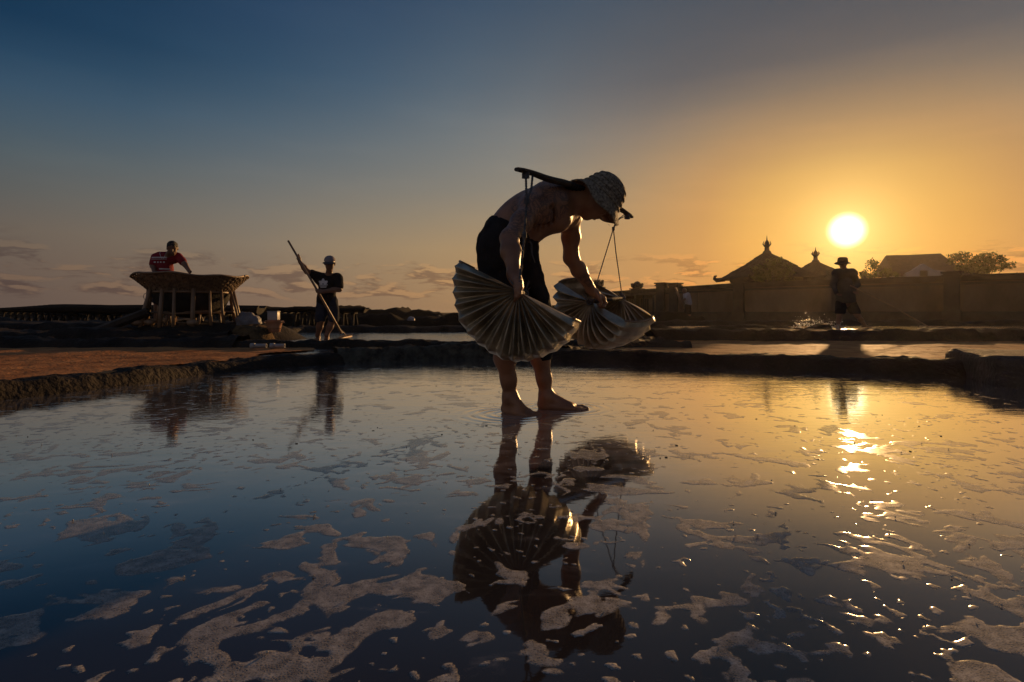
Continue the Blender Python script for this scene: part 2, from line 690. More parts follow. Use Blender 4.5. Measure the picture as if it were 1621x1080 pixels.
# ------------------------------------------------------------------ setting: ground, pools, beds, banks
def ground():
    rs = np.concatenate((np.linspace(.3, 20, 60), np.geomspace(22, 5000, 40)))
    th = np.linspace(0, 2 * math.pi, 97)[:-1]
    Rr, T = np.meshgrid(rs, th, indexing='ij')
    X, Y = Rr * np.sin(T), Rr * np.cos(T)
    s = np.clip((Y - 13.2) / 3, 0, 1)
    Z = -.08 + .20 * s * s * (3 - 2 * s)
    Z += (fbm(np.stack((X * .5, Y * .5, X * 0), -1), 3) - .5) * .10 * s
    v = np.stack((X, Y, Z), -1).reshape(-1, 3)
    n, k = len(rs), len(th)
    f = [(i * k + j, i * k + (j + 1) % k, (i + 1) * k + (j + 1) % k, (i + 1) * k + j) for i in range(n - 1) for j in range(k)]
    v = np.vstack((v, [[0, 0, -.08]]))
    o = mesh_np('ground', v, [q[::-1] for q in f] + [(j, (j + 1) % k, n * k) for j in range(k)], M_MUD_FAR)
    struct(o)


ground()


def sheet(name, poly, z, m, res=None, relief=0.):
    bm = bmesh.new()
    vs = [bm.verts.new((x, y, z)) for x, y in poly]
    bm.faces.new(vs)
    o = bm_obj(name, bm, m)
    if o.data.polygons[0].normal.z < 0:
        o.data.flip_normals()
    return struct(o)


sheet('pool_water', [(-4.3, -4), (5.2, -4), (5.0, 3.6), (3.7, 4.6), (2.9, 4.9), (1.4, 5.5), (.55, 5.85), (0, 6.1), (-.75, 6.35), (-1.6, 5.9), (-2.35, 5.3), (-2.7, 4.7), (-2.75, 4.0), (-3.1, 3.4), (-3.6, 2.2), (-4.2, 0)], 0., M_WATER)
sheet('rake_pool', [(-4.6, 7.3), (2.3, 7.2), (2.5, 13.4), (-4.8, 13.4)], .075, M_WATER2)
sheet('far_pool', [(2.2, 9.0), (22, 8.8), (22, 15.0), (2.4, 15.4)], .185, M_WATER2)
sheet('side_pool', [(-3.0, 4.9), (-2.75, 4.95), (-2.47, 5.38), (-1.77, 6.02), (-1.2, 6.27), (-.7, 6.5), (.1, 6.42), (.3, 7.2), (-3.4, 7.2)], .07, M_WATER2)


def bed(name, x0, x1, y0, y1, z, inside=None):
    nx, ny = int((x1 - x0) / .035), int((y1 - y0) / .035)
    X, Y = np.meshgrid(np.linspace(x0, x1, nx), np.linspace(y0, y1, ny), indexing='ij')
    q = np.stack((X, Y, X * 0), -1)
    Z = z + (fbm(q * 3, 4) - .5) * .02 + (fbm(q * np.array([14, 30, 1]), 2) - .5) * .012
    v = np.stack((X, Y, Z), -1)
    id_ = np.arange(nx * ny).reshape(nx, ny)
    f = np.stack((id_[:-1, :-1], id_[1:, :-1], id_[1:, 1:], id_[:-1, 1:]), -1)
    if inside is not None:
        f = f[inside(X[:-1, :-1], Y[:-1, :-1])]
    return struct(mesh_quads(name, v.reshape(-1, 3), f.reshape(-1, 4), M_BED))


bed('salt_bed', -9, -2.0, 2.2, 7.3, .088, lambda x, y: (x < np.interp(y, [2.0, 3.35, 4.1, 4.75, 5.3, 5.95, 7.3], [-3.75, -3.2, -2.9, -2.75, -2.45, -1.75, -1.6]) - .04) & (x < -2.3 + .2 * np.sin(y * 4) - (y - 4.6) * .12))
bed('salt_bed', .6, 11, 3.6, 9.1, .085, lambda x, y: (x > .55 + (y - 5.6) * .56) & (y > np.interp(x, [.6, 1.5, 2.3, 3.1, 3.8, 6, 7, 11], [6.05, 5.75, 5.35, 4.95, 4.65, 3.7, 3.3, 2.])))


def bank(name, pts, w, h, z0=-.03, seed=0., flat=.35, lump=1., m=None, step=.05):
    """a trodden mud ridge following a line: rounded, lumpy cross-section"""
    pts = np.array(pts, float)
    seg = np.linalg.norm(np.diff(pts, axis=0), axis=1)
    s = np.concatenate(([0], np.cumsum(seg)))
    n = max(8, int(s[-1] / step))
    t = np.linspace(0, s[-1], n)
    c = np.stack([np.interp(t, s, pts[:, i]) for i in (0, 1)], 1)
    ker = np.ones(9) / 9
    cp = np.pad(c, ((4, 4), (0, 0)), 'edge')
    c = np.stack([np.convolve(cp[:, i], ker, 'valid') for i in (0, 1)], 1)
    tg = np.gradient(c, axis=0)
    tg /= np.linalg.norm(tg, axis=1)[:, None] + 1e-9
    nr = np.stack((-tg[:, 1], tg[:, 0]), 1)
    K = 17
    a = np.linspace(-1, 1, K)
    prof = np.clip((1 - np.abs(a)) / (1 - flat), 0, 1)
    prof = prof * prof * (3 - 2 * prof)
    W = w * (1 + .22 * (fbm(np.stack((t * 1.3, t * 0 + seed, t * 0), -1), 3) - .5))[:, None]
    off = a[None, :] * W * .5
    XY = c[:, None, :] + nr[:, None, :] * off[..., None]
    q = np.concatenate((XY, np.full((n, K, 1), seed)), -1)
    hh = h * (1 + .5 * lump * (fbm(np.stack((t * 2.1, t * 0 + seed + 9, t * 0), -1), 3) - .5))[:, None]
    Z = z0 + (hh - z0) * prof[None, :] + (fbm(q * 7, 4) - .5) * .075 * lump * (prof[None, :] * .8 + .2) + (fbm(q * 26, 3) - .5) * .03 * lump
    XY = XY + (np.stack((fbm(q * 9 + 3, 3), fbm(q * 9 + 31, 3)), -1) - .5) * .06 * lump
    v = np.concatenate((XY, Z[..., None]), -1).reshape(-1, 3)
    i = np.arange(n * K).reshape(n, K)
    f = np.stack((i[:-1, :-1], i[1:, :-1], i[1:, 1:], i[:-1, 1:]), -1).reshape(-1, 4)[:, ::-1]
    return struct(mesh_quads(name, v, f, m or M_MUD))


M_MUD_SALT = mat('crusted_mud', (.035, .028, .019), .8, .6, 9, 1., 40, spec=.15, dist=.03, col2=(.11, .10, .075))
bank('mud_bank', [(-4.6, -3), (-4.3, 0), (-3.75, 2.0), (-3.2, 3.35), (-2.9, 4.1), (-2.75, 4.75), (-2.45, 5.3), (-1.75, 5.95)], .44, .095, seed=1, lump=.7, step=.03)
bank('mud_bank', [(-1.85, 5.85), (-1.2, 6.2), (-.7, 6.45), (.1, 6.35)], .36, .15, seed=2, lump=1.1, m=M_MUD_SALT, step=.03)
bank('mud_bank', [(-.1, 6.4), (.6, 6.05), (1.5, 5.75), (2.3, 5.35), (3.1, 4.95), (3.8, 4.65), (6, 3.7), (7, 2)], .46, .13, seed=3, lump=.7, step=.03)
bank('mud_bank', [(-3.6, 7.2), (-2.2, 7.25), (-1, 7.35), (.6, 7.3), (2.3, 7.2)], .55, .15, seed=4)
bank('mud_bank', [(.5, 6.2), (1.2, 7.1), (2.0, 8.4), (2.4, 9.2)], .5, .14, seed=5)
bank('mud_bank', [(1.7, 9.3), (4, 9.2), (8, 9.1), (14, 9.0), (22, 8.8)], 1.0, .245, seed=6, flat=.6)
bank('mud_bank', [(-12, 6.9), (-8, 7.1), (-5.5, 7.3), (-3.4, 7.3)], .8, .2, seed=7)
bank('mud_bank', [(-14, 8.3), (-8, 8.4), (-5, 8.5), (-4.2, 8.7)], 1.2, .26, seed=8, flat=.6)
bank('mud_bank', [(-14, 10), (-9, 10.2), (-6, 10.5)], 2.2, .40, seed=9, flat=.7, step=.1)
bank('mud_bank', [(-5, 13.2), (-2, 13.2), (1, 13.4), (3.5, 13.6)], 1.0, .20, seed=10, step=.08)
bank('mud_bank', [(2.0, 8.8), (2.3, 11), (2.5, 14)], .7, .25, seed=11)
bank('mud_bank', [(2.2, 10.9), (4.0, 10.8), (6.1, 10.9)], .6, .26, seed=12)
bank('mud_bank', [(2, 14.9), (8, 14.8), (14, 14.6), (24, 14.2)], .9, .30, seed=13, step=.1)
bank('mud_bank', [(-4.9, 7.4), (-4.6, 10), (-4.9, 13)], .7, .2, seed=14)
bank('far_bank', [(-60, 58), (-30, 44), (-14, 34), (-6, 30), (0, 31), (6, 36)], 5, .62, seed=15, m=M_MUD_FAR, step=.25, flat=.5, lump=3.)
bank('far_bank', [(-8, 17), (-3, 17.3), (1, 17.2), (6, 18)], 1.8, .42, seed=16, m=M_MUD_FAR, step=.12, lump=2.)


def mound(name, c, rx, ry, h, m, seed, z0=0.):
    n, k = 40, 22
    th = np.linspace(0, 2 * math.pi, n, endpoint=False)
    r = np.linspace(0.02, 1, k)
    T, Q = np.meshgrid(th, r, indexing='ij')
    X, Y = np.cos(T) * Q * rx, np.sin(T) * Q * ry
    q = np.stack((X, Y, X * 0 + seed), -1)
    s = np.clip((1 - Q) / .45, 0, 1)
    Z = h * s * s * (3 - 2 * s) + (fbm(q * 4, 4) - .5) * .12 * (.3 + s) + (fbm(q * 14, 3) - .5) * .04
    v = np.stack((X + c[0], Y + c[1], Z + z0), -1).reshape(-1, 3)
    i = np.arange(n * k).reshape(n, k)
    j = np.roll(i, -1, 0)
    f = np.stack((i[:, :-1], i[:, 1:], j[:, 1:], j[:, :-1]), -1).reshape(-1, 4)
    v = np.vstack((v, v.reshape(n, k, 3)[:, 0].mean(0)))
    return struct(mesh_np(name, v, list(map(tuple, f)) + [(i[a, 0], j[a, 0], len(v) - 1) for a in range(n)], m))


mound('mound', (-5.15, 9.55), 1.9, 1.5, .33, M_MUD, 3.)
M_EARTH = mat('crumbly_brown_earth', (.10, .062, .03), .9, .5, 10, 1., 40, spec=.1, dist=.03)
mound('earth_heap', (-4.05, 8.85), .40, .42, .26, M_EARTH, 8., .03)

# ------------------------------------------------------------------ foam on the brine
def foam():
    def field(x, y):
        q = np.stack((x * .88 + y * .47, y * .88 - x * .47, x * 0), -1)
        wv = np.stack((fbm(q * 5 + 7, 2), fbm(q * 5 + 91, 2), x * 0), -1) - .5
        w2 = np.stack((fbm(q * 17 + 57, 2), fbm(q * 17 + 191, 2), x * 0), -1) - .5
        p = q + wv * .15 + w2 * .032
        f = fbm(p * 14.5 + 3.3, 2, .5) * .70 + fbm(p * np.array([36., 41., 1]) + 53.3, 2, .5) * .30
        dots = fbm(q * 42 + 77, 2) + (fbm(q * 2.2 + 5, 2) - .5) * .35 - .75
        dens = fbm(q * 1.6 + 41, 2) - .5
        # drift lines of foam, thickest to the left of the walker and along the right
        a1 = np.exp(-(((x + .40 + (y - 1.0) * .05) / .36) ** 2) - ((y - 1.0) / .50) ** 2)
        a2 = np.exp(-(((x - .75) / .60) ** 2) - ((y - 1.15) / .35) ** 2)
        f = f + dens * .15 + a1 * .097 + a2 * .012 - np.clip((y - 1.45) / 1.2, 0, 1) * .035 - .603
        return np.maximum(f, dots * 1.2)

    V, Fq, base = [], [], 0
    M, TH = [], []
    for (y0, y1, xm, st) in ((.55, 1.55, 1.7, .0045), (1.55, 2.9, 3.0, .009), (2.9, 5.6, 4.0, .022)):
        xs = np.arange(-xm, xm, st)
        ys = np.arange(y0, y1 + st * .5, st)
        X, Y = np.meshgrid(xs, ys, indexing='ij')
        f = field(X, Y)
        z = np.minimum(.0006, .02 * f)
        z = z + np.where(f > 0, (fbm(np.stack((X, Y, X * 0), -1) * 45, 2) - .5) * .0003 * np.clip(f / .02, 0, 1), 0)
        ok = f > -.02
        i = np.arange(X.size).reshape(X.shape)
        k = ok[:-1, :-1] | ok[1:, :-1] | ok[1:, 1:] | ok[:-1, 1:]
        q = np.stack((i[:-1, :-1], i[1:, :-1], i[1:, 1:], i[:-1, 1:]), -1)[k]
        used, inv = np.unique(q.ravel(), return_inverse=True)
        v = np.stack((X, Y, z), -1).reshape(-1, 3)[used]
        V.append(v)
        TH.append(np.clip(f.reshape(-1)[used] / .016, 0, 1))
        Fq.append(inv.reshape(-1, 4) + base)
        base += len(v)
        if y0 < 2:
            M.append(np.stack((X, Y, f), -1).reshape(-1, 3)[(f > .02).ravel()])
    m = bpy.data.materials.new('salt_foam')
    m.use_nodes = True
    nt = m.node_tree
    N, L = nt.nodes.new, nt.links.new
    b = nt.nodes['Principled BSDF']
    b.inputs['Roughness'].default_value = .75
    b.inputs['Specular IOR Level'].default_value = .15
    tc = N('ShaderNodeTexCoord')
    vo = N('ShaderNodeTexVoronoi')
    vo.feature = 'DISTANCE_TO_EDGE'
    vo.inputs['Scale'].default_value = 210
    L(tc.outputs['Object'], vo.inputs['Vector'])
    n1 = N('ShaderNodeTexNoise')
    n1.inputs['Scale'].default_value = 34
    n1.inputs['Detail'].default_value = 6
    n1.inputs['Roughness'].default_value = .7
    L(tc.outputs['Object'], n1.inputs['Vector'])
    cr = N('ShaderNodeValToRGB')
    cr.color_ramp.elements[0].position = .3
    cr.color_ramp.elements[1].position = .75
    cr.color_ramp.elements[0].color = (.27, .24, .215, 1)
    cr.color_ramp.elements[1].color = (.56, .52, .48, 1)
    L(n1.outputs[0], cr.inputs[0])
    L(cr.outputs[0], b.inputs['Base Color'])
    at = N('ShaderNodeAttribute')
    at.attribute_name = 'thick'
    bub = N('ShaderNodeMapRange')
    bub.inputs['From Max'].default_value = .22
    bub.inputs['To Min'].default_value = 1.0
    bub.inputs['To Max'].default_value = .62
    L(vo.outputs[0], bub.inputs['Value'])
    nz = N('ShaderNodeMapRange')
    nz.inputs['From Min'].default_value = .30
    nz.inputs['From Max'].default_value = .62
    nz.inputs['To Min'].default_value = .45
    L(n1.outputs[0], nz.inputs['Value'])
    m1 = N('ShaderNodeMath')
    m1.operation = 'MULTIPLY'
    L(bub.outputs[0], m1.inputs[0])
    L(nz.outputs[0], m1.inputs[1])
    m2 = N('ShaderNodeMath')
    m2.operation = 'MULTIPLY'
    L(m1.outputs[0], m2.inputs[0])
    L(at.outputs['Fac'], m2.inputs[1])
    bp = N('ShaderNodeBump')
    bp.inputs['Strength'].default_value = .4
    bp.inputs['Distance'].default_value = .002
    L(vo.outputs[0], bp.inputs['Height'])
    L(bp.outputs[0], b.inputs['Normal'])
    sheen(m, [(.50, .0), (.66, .07), (.78, .42), (.88, .85)], .17)
    tr = N('ShaderNodeBsdfTransparent')
    mx = N('ShaderNodeMixShader')
    out = nt.nodes['Material Output']
    src = out.inputs[0].links[0].from_socket
    L(m2.outputs[0], mx.inputs[0])
    L(tr.outputs[0], mx.inputs[1])
    L(src, mx.inputs[2])
    L(mx.outputs[0], out.inputs[0])
    o = mesh_quads('foam', np.vstack(V), np.vstack(Fq), m)
    ta = o.data.attributes.new('thick', 'FLOAT', 'POINT')
    ta.data.foreach_set('value', np.concatenate(TH).astype(np.float32))
    tag(o, kind='stuff', label='pale patches of salty foam drifting on the brine pool')
    # single bubbles standing in the foam
    pts = np.vstack(M)
    pick = pts[rng.choice(len(pts), 200, replace=False)]
    bm = bmesh.new()
    for x, y, _ in pick:
        r = random.uniform(.0009, .0024)
        bmesh.ops.create_icosphere(bm, subdivisions=2, radius=r, matrix=Matrix.Translation((x, y, .0035)))
    b = bm_obj('foam_bubbles', bm, mat('bubble_film', (.35, .31, .27), .08, .1, 5, 0, spec=.9), None, True)
    tag(b, kind='stuff', label='small shiny bubbles standing in the foam')


foam()


def ankle_ripples():
    """rings spreading from the two feet"""
    n = 190
    X, Y = np.meshgrid(np.linspace(-.62, .92, n), np.linspace(2.45, 3.55, n), indexing='ij')
    Z = X * 0
    for cx, cy in ((.01, 2.90), (.26, 3.09)):
        r = np.sqrt((X - cx) ** 2 * .8 + (Y - cy) ** 2)
        Z = Z + (.0013 + .0013 * np.cos(r * 2 * math.pi / .055)) * np.exp(-((r - .10) / .13) ** 2)
    ed = np.minimum(np.minimum(X + .62, .92 - X), np.minimum(Y - 2.45, 3.55 - Y))
    Z = Z * np.clip(ed / .25, 0, 1)
    lift = np.clip(ed / .3, 0, 1) * .00035 - .0001
    v = np.stack((X, Y, Z + lift), -1).reshape(-1, 3)
    i = np.arange(n * n).reshape(n, n)
    o = mesh_quads('pool_ripples', v, np.stack((i[:-1, :-1], i[1:, :-1], i[1:, 1:], i[:-1, 1:]), -1).reshape(-1, 4), M_WATER)
    struct(o)


ankle_ripples()


def debris():
    bm = bmesh.new()
    for k in range(60):
        y = random.uniform(2.0, 4.6)
        x = random.uniform(-1, 1) * y * .9
        r = random.uniform(.0012, .0042)
        add_box(bm, (x, y, .0015), (r * 2.6, r, .0022), random.uniform(0, 3), jitter=r * .3)
    o = bm_obj('floating_specks', bm, M_MUD)
    tag(o, kind='stuff', label='dark specks floating on the pool')


debris()

# ------------------------------------------------------------------ the salt farmer in the pool
M_SKIN = bpy.data.materials.new('tanned_tattooed_skin')


def skin_material():
    m = M_SKIN
    m.use_nodes = True
    nt = m.node_tree
    N, L = nt.nodes.new, nt.links.new
    b = nt.nodes['Principled BSDF']
    tc = N('ShaderNodeTexCoord')
    n = N('ShaderNodeTexNoise')
    n.inputs['Scale'].default_value = 9
    n.inputs['Detail'].default_value = 5
    L(tc.outputs['Object'], n.inputs['Vector'])
    r = N('ShaderNodeValToRGB')
    r.color_ramp.elements[0].color = (.19, .082, .040, 1)
    r.color_ramp.elements[1].color = (.36, .165, .082, 1)
    r.color_ramp.elements[0].position = .3
    r.color_ramp.elements[1].position = .7
    L(n.outputs[0], r.inputs[0])
    at = N('ShaderNodeAttribute')
    at.attribute_name = 'tattoo'
    wn = N('ShaderNodeTexNoise')
    wn.inputs['Scale'].default_value = 14
    wn.inputs['Detail'].default_value = 3
    wn.inputs['Distortion'].default_value = 2.2
    L(tc.outputs['Object'], wn.inputs['Vector'])
    rr = N('ShaderNodeValToRGB')
    e = rr.color_ramp.elements
    e[0].position = .42
    e[1].position = .47
    e[0].color = (0, 0, 0, 1)
    e[1].color = (1, 1, 1, 1)
    for p, c in ((.53, 1), (.57, 0), (.63, 0), (.66, 1)):
        q = rr.color_ramp.elements.new(p)
        q.color = (c, c, c, 1)
    L(wn.outputs[0], rr.inputs[0])
    mu = N('ShaderNodeMath')
    mu.operation = 'MULTIPLY'
    L(rr.outputs[0], mu.inputs[0])
    L(at.outputs['Fac'], mu.inputs[1])
    mx = N('ShaderNodeMix')
    mx.data_type = 'RGBA'
    L(mu.outputs[0], mx.inputs[0])
    L(r.outputs[0], mx.inputs[6])
    mx.inputs[7].default_value = (.03, .026, .026, 1)
    L(mx.outputs[2], b.inputs['Base Color'])
    b.inputs['Roughness'].default_value = .45
    b.inputs['Specular IOR Level'].default_value = .45
    n2 = N('ShaderNodeTexNoise')
    n2.inputs['Scale'].default_value = 160
    L(tc.outputs['Object'], n2.inputs['Vector'])
    bp = N('ShaderNodeBump')
    bp.inputs['Strength'].default_value = .12
    bp.inputs['Distance'].default_value = .004
    L(n2.outputs[0], bp.inputs['Height'])
    L(bp.outputs[0], b.inputs['Normal'])


skin_material()
M_SHORTS = mat('dark_cotton_cloth', (.022, .019, .019), .9, .4, 14, .5, 130, spec=.1, dist=.006)
M_HAT = mat('woven_straw_hat', (.17, .125, .08), .8, .75, 75, 1., 150, spec=.2, dist=.012, col2=(.42, .34, .25))
M_BAND = mat('black_knee_sleeve', (.008, .008, .009), .8, .2, 20, .2, 200, spec=.2)


def foot(S, ankle, heel, toe, sole, side, k=.02):
    """heel, arch, ball and five toes"""
    heel, toe = np.array(heel), np.array(toe)
    d = toe - heel
    d[2] = 0
    L_ = np.linalg.norm(d)
    d /= L_
    w = np.array([-d[1], d[0], 0])
    up = np.array([0, 0, 1])
    S.ell(heel + d * .03 + up * .03, (.038, .032, .034), np.array([d, w, up]), k)
    S.cap(ankle, heel + d * .035 + up * .04, .034, .032, .025)
    S.cap(ankle + d * .01, heel + d * L_ * .62 + up * .028, .036, .022, .03)
    S.cap(heel + d * .05 + up * .02 + w * side * -.014, heel + d * L_ * .68 + up * .018 + w * side * -.022, .022, .018, .025)
    S.cap(heel + d * .05 + up * .02 + w * side * .012, heel + d * L_ * .70 + up * .02 + w * side * .02, .022, .02, .025)
    for i, (o, l, r) in enumerate(((.031, 1.0, .0135), (.012, .99, .0095), (-.005, .95, .009), (-.020, .91, .0085), (-.034, .86, .008))):
        a = heel + d * L_ * .7 + w * side * o * .9 + up * .016
        mdl = heel + d * L_ * (.7 + (l - .7) * .6) + w * side * o + up * .017
        b = heel + d * L_ * (l - .02) + w * side * o + up * .009
        S.cap(a, mdl, r * 1.15, r, .008).cap(mdl, b, r, r * .9, .006)


def hand(S, wrist, knuck, bar, grip, thumb_side, rw=.024):
    """palm from wrist to knuckles, four unequal fingers closing over a bar and a thumb on the other side"""
    wrist, knuck, bar = (np.array(q, float) for q in (wrist, knuck, bar))
    bar = bar / np.linalg.norm(bar)
    f = knuck - wrist
    f /= np.linalg.norm(f)
    g = np.array(grip, float)            # the way the fingers curl
    g = g - f * (g @ f)
    g /= np.linalg.norm(g)
    for o in (-.027, -.009, .009, .027):
        S.cap(wrist + bar * o * .55 + f * .012, knuck + bar * o, .016, .0145, .016)
    S.cap(wrist - f * .03, wrist + f * .02, rw, rw * .9, .02)
    for o, l in ((.030, .92), (.010, 1.), (-.010, .95), (-.029, .78)):
        a = knuck + bar * o
        b = a + (f * .030 + g * .022) * l
        c = b + (f * -.004 + g * .026) * l
        e = c + (f * -.022 + g * .004) * l
        S.cap(a, b, .0098, .0090, .007).cap(b, c, .0090, .0084, .005).cap(c, e, .0084, .0072, .005)
    a = wrist + f * .028 + bar * thumb_side * .026
    b = a + f * .022 + g * .024 + bar * thumb_side * .016
    c = b + f * .020 + g * .016 - bar * thumb_side * .004
    e = c + f * .004 + g * .020 - bar * thumb_side * .010
    S.cap(a - f * .012, b, .0165, .012, .012).cap(b, c, .0115, .0105, .006).cap(c, e, .0105, .0082, .005)


def farmer():
    root = thing('person', 'bent bare-chested tattooed man in woven hat and dark shorts standing barefoot in the pool', 'person', (0, 2.98, 0))
    inv = np.array([0, 2.98, 0])

    def Q(px, py, d):
        return P(px, py, d) - inv
    S = SDF((-.30, -.66, -.03), (.68, .62, 1.32), .0042)
    # legs
    hN, hF = Q(790, 402, 2.89), Q(806, 402, 3.06)
    kN, kF = Q(801, 536, 2.88), Q(855, 533, 3.05)
    aN, aF = Q(807, 630, 2.94), Q(864, 628, 3.07)
    S.cap(hN, kN, .088, .056, .04).cap(hF, kF, .088, .056, .04)
    for k_, a_ in ((kN, aN), (kF, aF)):
        mid = k_ * .68 + a_ * .32
        back = np.array([-.012, 0, 0])
        S.cap(k_, mid + back, .050, .053, .03).cap(mid + back, k_ * .3 + a_ * .7, .053, .038, .03).cap(k_ * .3 + a_ * .7, a_, .038, .033, .03)
        S.ell(k_ + np.array([.016, 0, 0]), (.042, .045, .05), None, .03)
    hlN = np.array([Q(797, 650, 2.97)[0], -.005, -.012])
    toN = np.array([Q(850, 655, 2.88)[0], -.135, -.012])
    hlF = np.array([Q(853, 646, 3.09)[0], .105, -.008])
    toF = np.array([Q(928, 646, 3.09)[0], .055, -.008])
    foot(S, aN, hlN, toN, 0, 1)
    foot(S, aF, hlF, toF, 0, 1)
    # trunk, deeply bent
    S.ell(Q(802, 385, 2.97), (.135, .165, .13), None, .05)
    S.ell(Q(812, 362, 2.965), (.105, .145, .115), None, .07)
    S.ell(Q(828, 350, 2.96), (.112, .142, .112), None, .07)
    S.ell(Q(846, 338, 2.95), (.120, .150, .122), None, .07)
    S.ell(Q(872, 327, 2.95), (.115, .165, .118), None, .06)
    sN, sF = Q(843, 328, 2.79), Q(903, 341, 3.12)
    S.cap(sN * .85 + sF * .15, sN * .15 + sF * .85, .083, .083, .05)
    S.cap(Q(866, 306, 2.86), Q(884, 308, 3.04), .055, .055, .05)
    S.ell(Q(883, 352, 2.93), (.06, .07, .045), None, .04)      # chest muscle
    # neck
    nk, hc = Q(890, 316, 2.96), Q(946, 315, 2.985)
    S.cap(nk, Q(930, 320, 2.98), .066, .054, .05)
    S.cap(Q(872, 312, 2.90), Q(915, 316, 2.965), .05, .045, .04)
    # head: a runs chin to crown, f is the way the face looks (down)
    a = np.array([.86, 0, .51])
    f = np.array([.51, .06, -.86])
    f /= np.linalg.norm(f)
    y = np.cross(f, a)
    y /= np.linalg.norm(y)
    A = np.array([a, f, y])

    def H(p, q, r=0.):
        return hc + a * p + f * q + y * r
    S.ell(H(.02, -.005), (.105, .100, .077), A, .02)
    S.ell(H(-.042, .030), (.064, .052, .056), A, .03)
    S.ell(H(-.092, .046), (.026, .024, .028), A, .022)          # chin
    S.cap(H(.014, .090), H(-.018, .114), .008, .012, .010)     # nose
    for s_ in (-1, 1):
        S.ell(H(-.020, .103, s_ * .011), (.010, .012, .009), A, .010)
        S.ell(H(.010, .076, s_ * .034), (.014, .022, .016), A, .014, cut=True)
        S.ell(H(.010, .068, s_ * .033), (.0125, .0125, .0125), A, .004)
        S.cap(H(.032, .088, s_ * .014), H(.030, .076, s_ * .045), .010, .009, .014)
        S.ell(H(-.02, .062, s_ * .048), (.025, .022, .016), A, .02)
        S.ell(H(-.005, -.010, s_ * .078), (.030, .018, .010), A, .008)
    S.cap(H(-.047, .086, -.016), H(-.047, .086, .016), .0088, .0088, .006)
    S.cap(H(-.063, .080, -.014), H(-.063, .080, .014), .0088, .0088, .006)
    S.cap(H(-.055, .095, -.024), H(-.055, .095, .024), .0030, .0030, .004, cut=True)
    # near arm
    eN, wN = Q(806, 377, 2.60), Q(815, 440, 2.475)
    S.ell(sN, (.062, .064, .064), None, .04)
    S.cap(sN, sN * .5 + eN * .5, .052, .047, .03).cap(sN * .5 + eN * .5, eN, .047, .038, .03)
    mid = eN * .65 + wN * .35
    S.cap(eN, mid, .038, .041, .03).cap(mid, wN, .041, .026, .03)
    hand(S, wN + (wN - eN) * .03, Q(823, 455, 2.44), (0, 1, 0), (-.15, 0, -1), -1)
    # far arm
    eF, wF = Q(904, 408, 3.28), Q(938, 461, 3.42)
    S.ell(sF, (.062, .062, .062), None, .04)
    S.cap(sF, sF * .5 + eF * .5, .053, .049, .03).cap(sF * .5 + eF * .5, eF, .049, .042, .03)
    mid = eF * .65 + wF * .35
    S.cap(eF, mid, .041, .043, .03).cap(mid, wF, .043, .027, .03)
    hand(S, wF + (wF - eF) * .02, Q(953, 473, 3.45), (.2, -.9, .1), (-.25, -.3, -1), 1)
    # ribs, shoulder blade, spine furrow, arm muscles
    for k in range(5):
        S.cap(Q(842 + 8 * k, 372 - 5 * k, 2.83), Q(852 + 6 * k, 334 - 2 * k, 2.775), .007, .007, .012, cut=True)
    S.ell(Q(862, 304, 2.82), (.05, .045, .028), None, .03)
    S.cap(Q(800, 330, 2.96), Q(858, 291, 2.95), .006, .006, .025, cut=True)
    S.ell(sN * .52 + eN * .48 + np.array([.018, 0, .0]), (.030, .030, .048), None, .02)
    S.ell(eN * .72 + wN * .28 + np.array([-.014, 0, 0]), (.026, .028, .05), None, .02)
    S.ell(sF * .5 + eF * .5 + np.array([.018, 0, 0]), (.032, .03, .05), None, .02)
    S.rough(.0022, 26, 4.)
    body = S.mesh('body', M_SKIN, root)
    # tattoo mask: near shoulder, upper arm and shoulder blade
    co = np.empty(len(body.data.vertices) * 3, np.float32)
    body.data.vertices.foreach_get('co', co)
    co = co.reshape(-1, 3)

    def segd(p, u, v):
        h = np.clip(((p - u) @ (v - u)) / ((v - u) @ (v - u)), 0, 1)
        return np.linalg.norm(p - u - h[:, None] * (v - u), axis=1)
    msk = np.maximum(np.clip((.085 - segd(co, sN, eN * .85 + sN * .15)) / .015, 0, 1), np.clip((.13 - segd(co, sN, Q(868, 315, 2.82))) / .03, 0, 1))
    msk = np.maximum(msk, np.clip((.06 - segd(co, eF * .5 + wF * .5, eF * .3 + wF * .7)) / .01, 0, 1) * .8)
    at = body.data.attributes.new('tattoo', 'FLOAT', 'POINT')
    at.data.foreach_set('value', (msk * .6).astype(np.float32))

    # shorts with a loose front
    T = SDF((-.30, -.35, .30), (.42, .40, 1.15), .007)
    T.ell(Q(801, 388, 2.97), (.150, .178, .150), None, .05)
    T.ell(Q(812, 365, 2.965), (.118, .158, .128), None, .06)
    T.cap(hN, Q(800, 500, 2.88), .108, .112, .05).cap(hF, Q(842, 500, 3.05), .108, .108, .05)
    T.cap(Q(838, 392, 2.93), Q(846, 440, 2.92), .040, .036, .04).cap(Q(846, 440, 2.92), Q(856, 470, 2.92), .036, .026, .03)
    T.cap(Q(836, 400, 3.0), Q(856, 468, 3.02), .05, .04, .04)
    T.rough(.012, 11, 3., (1.6, 1.6, .5)).rough(.006, 30, 8., (1.5, 1.5, .7))
    T.plane(Q(782, 344, 2.97), (-.53, 0, .85) if False else (.50, 0, .86))
    T.plane(Q(800, 512, 2.97), (0, 0, -1))
    T.mesh('shorts', M_SHORTS, root)
    # cord hanging at the waist
    tube_obj('waist_cord', [Q(836, 378, 2.86), Q(841, 386, 2.85), Q(842, 402, 2.85), Q(847, 416, 2.85)], [.005, .006, .005, .003], M_ROPE, root, 6)
    # knee sleeve
    bm = bmesh.new()
    c0, c1 = kF * .88 + aF * .12, kF * .62 + aF * .38
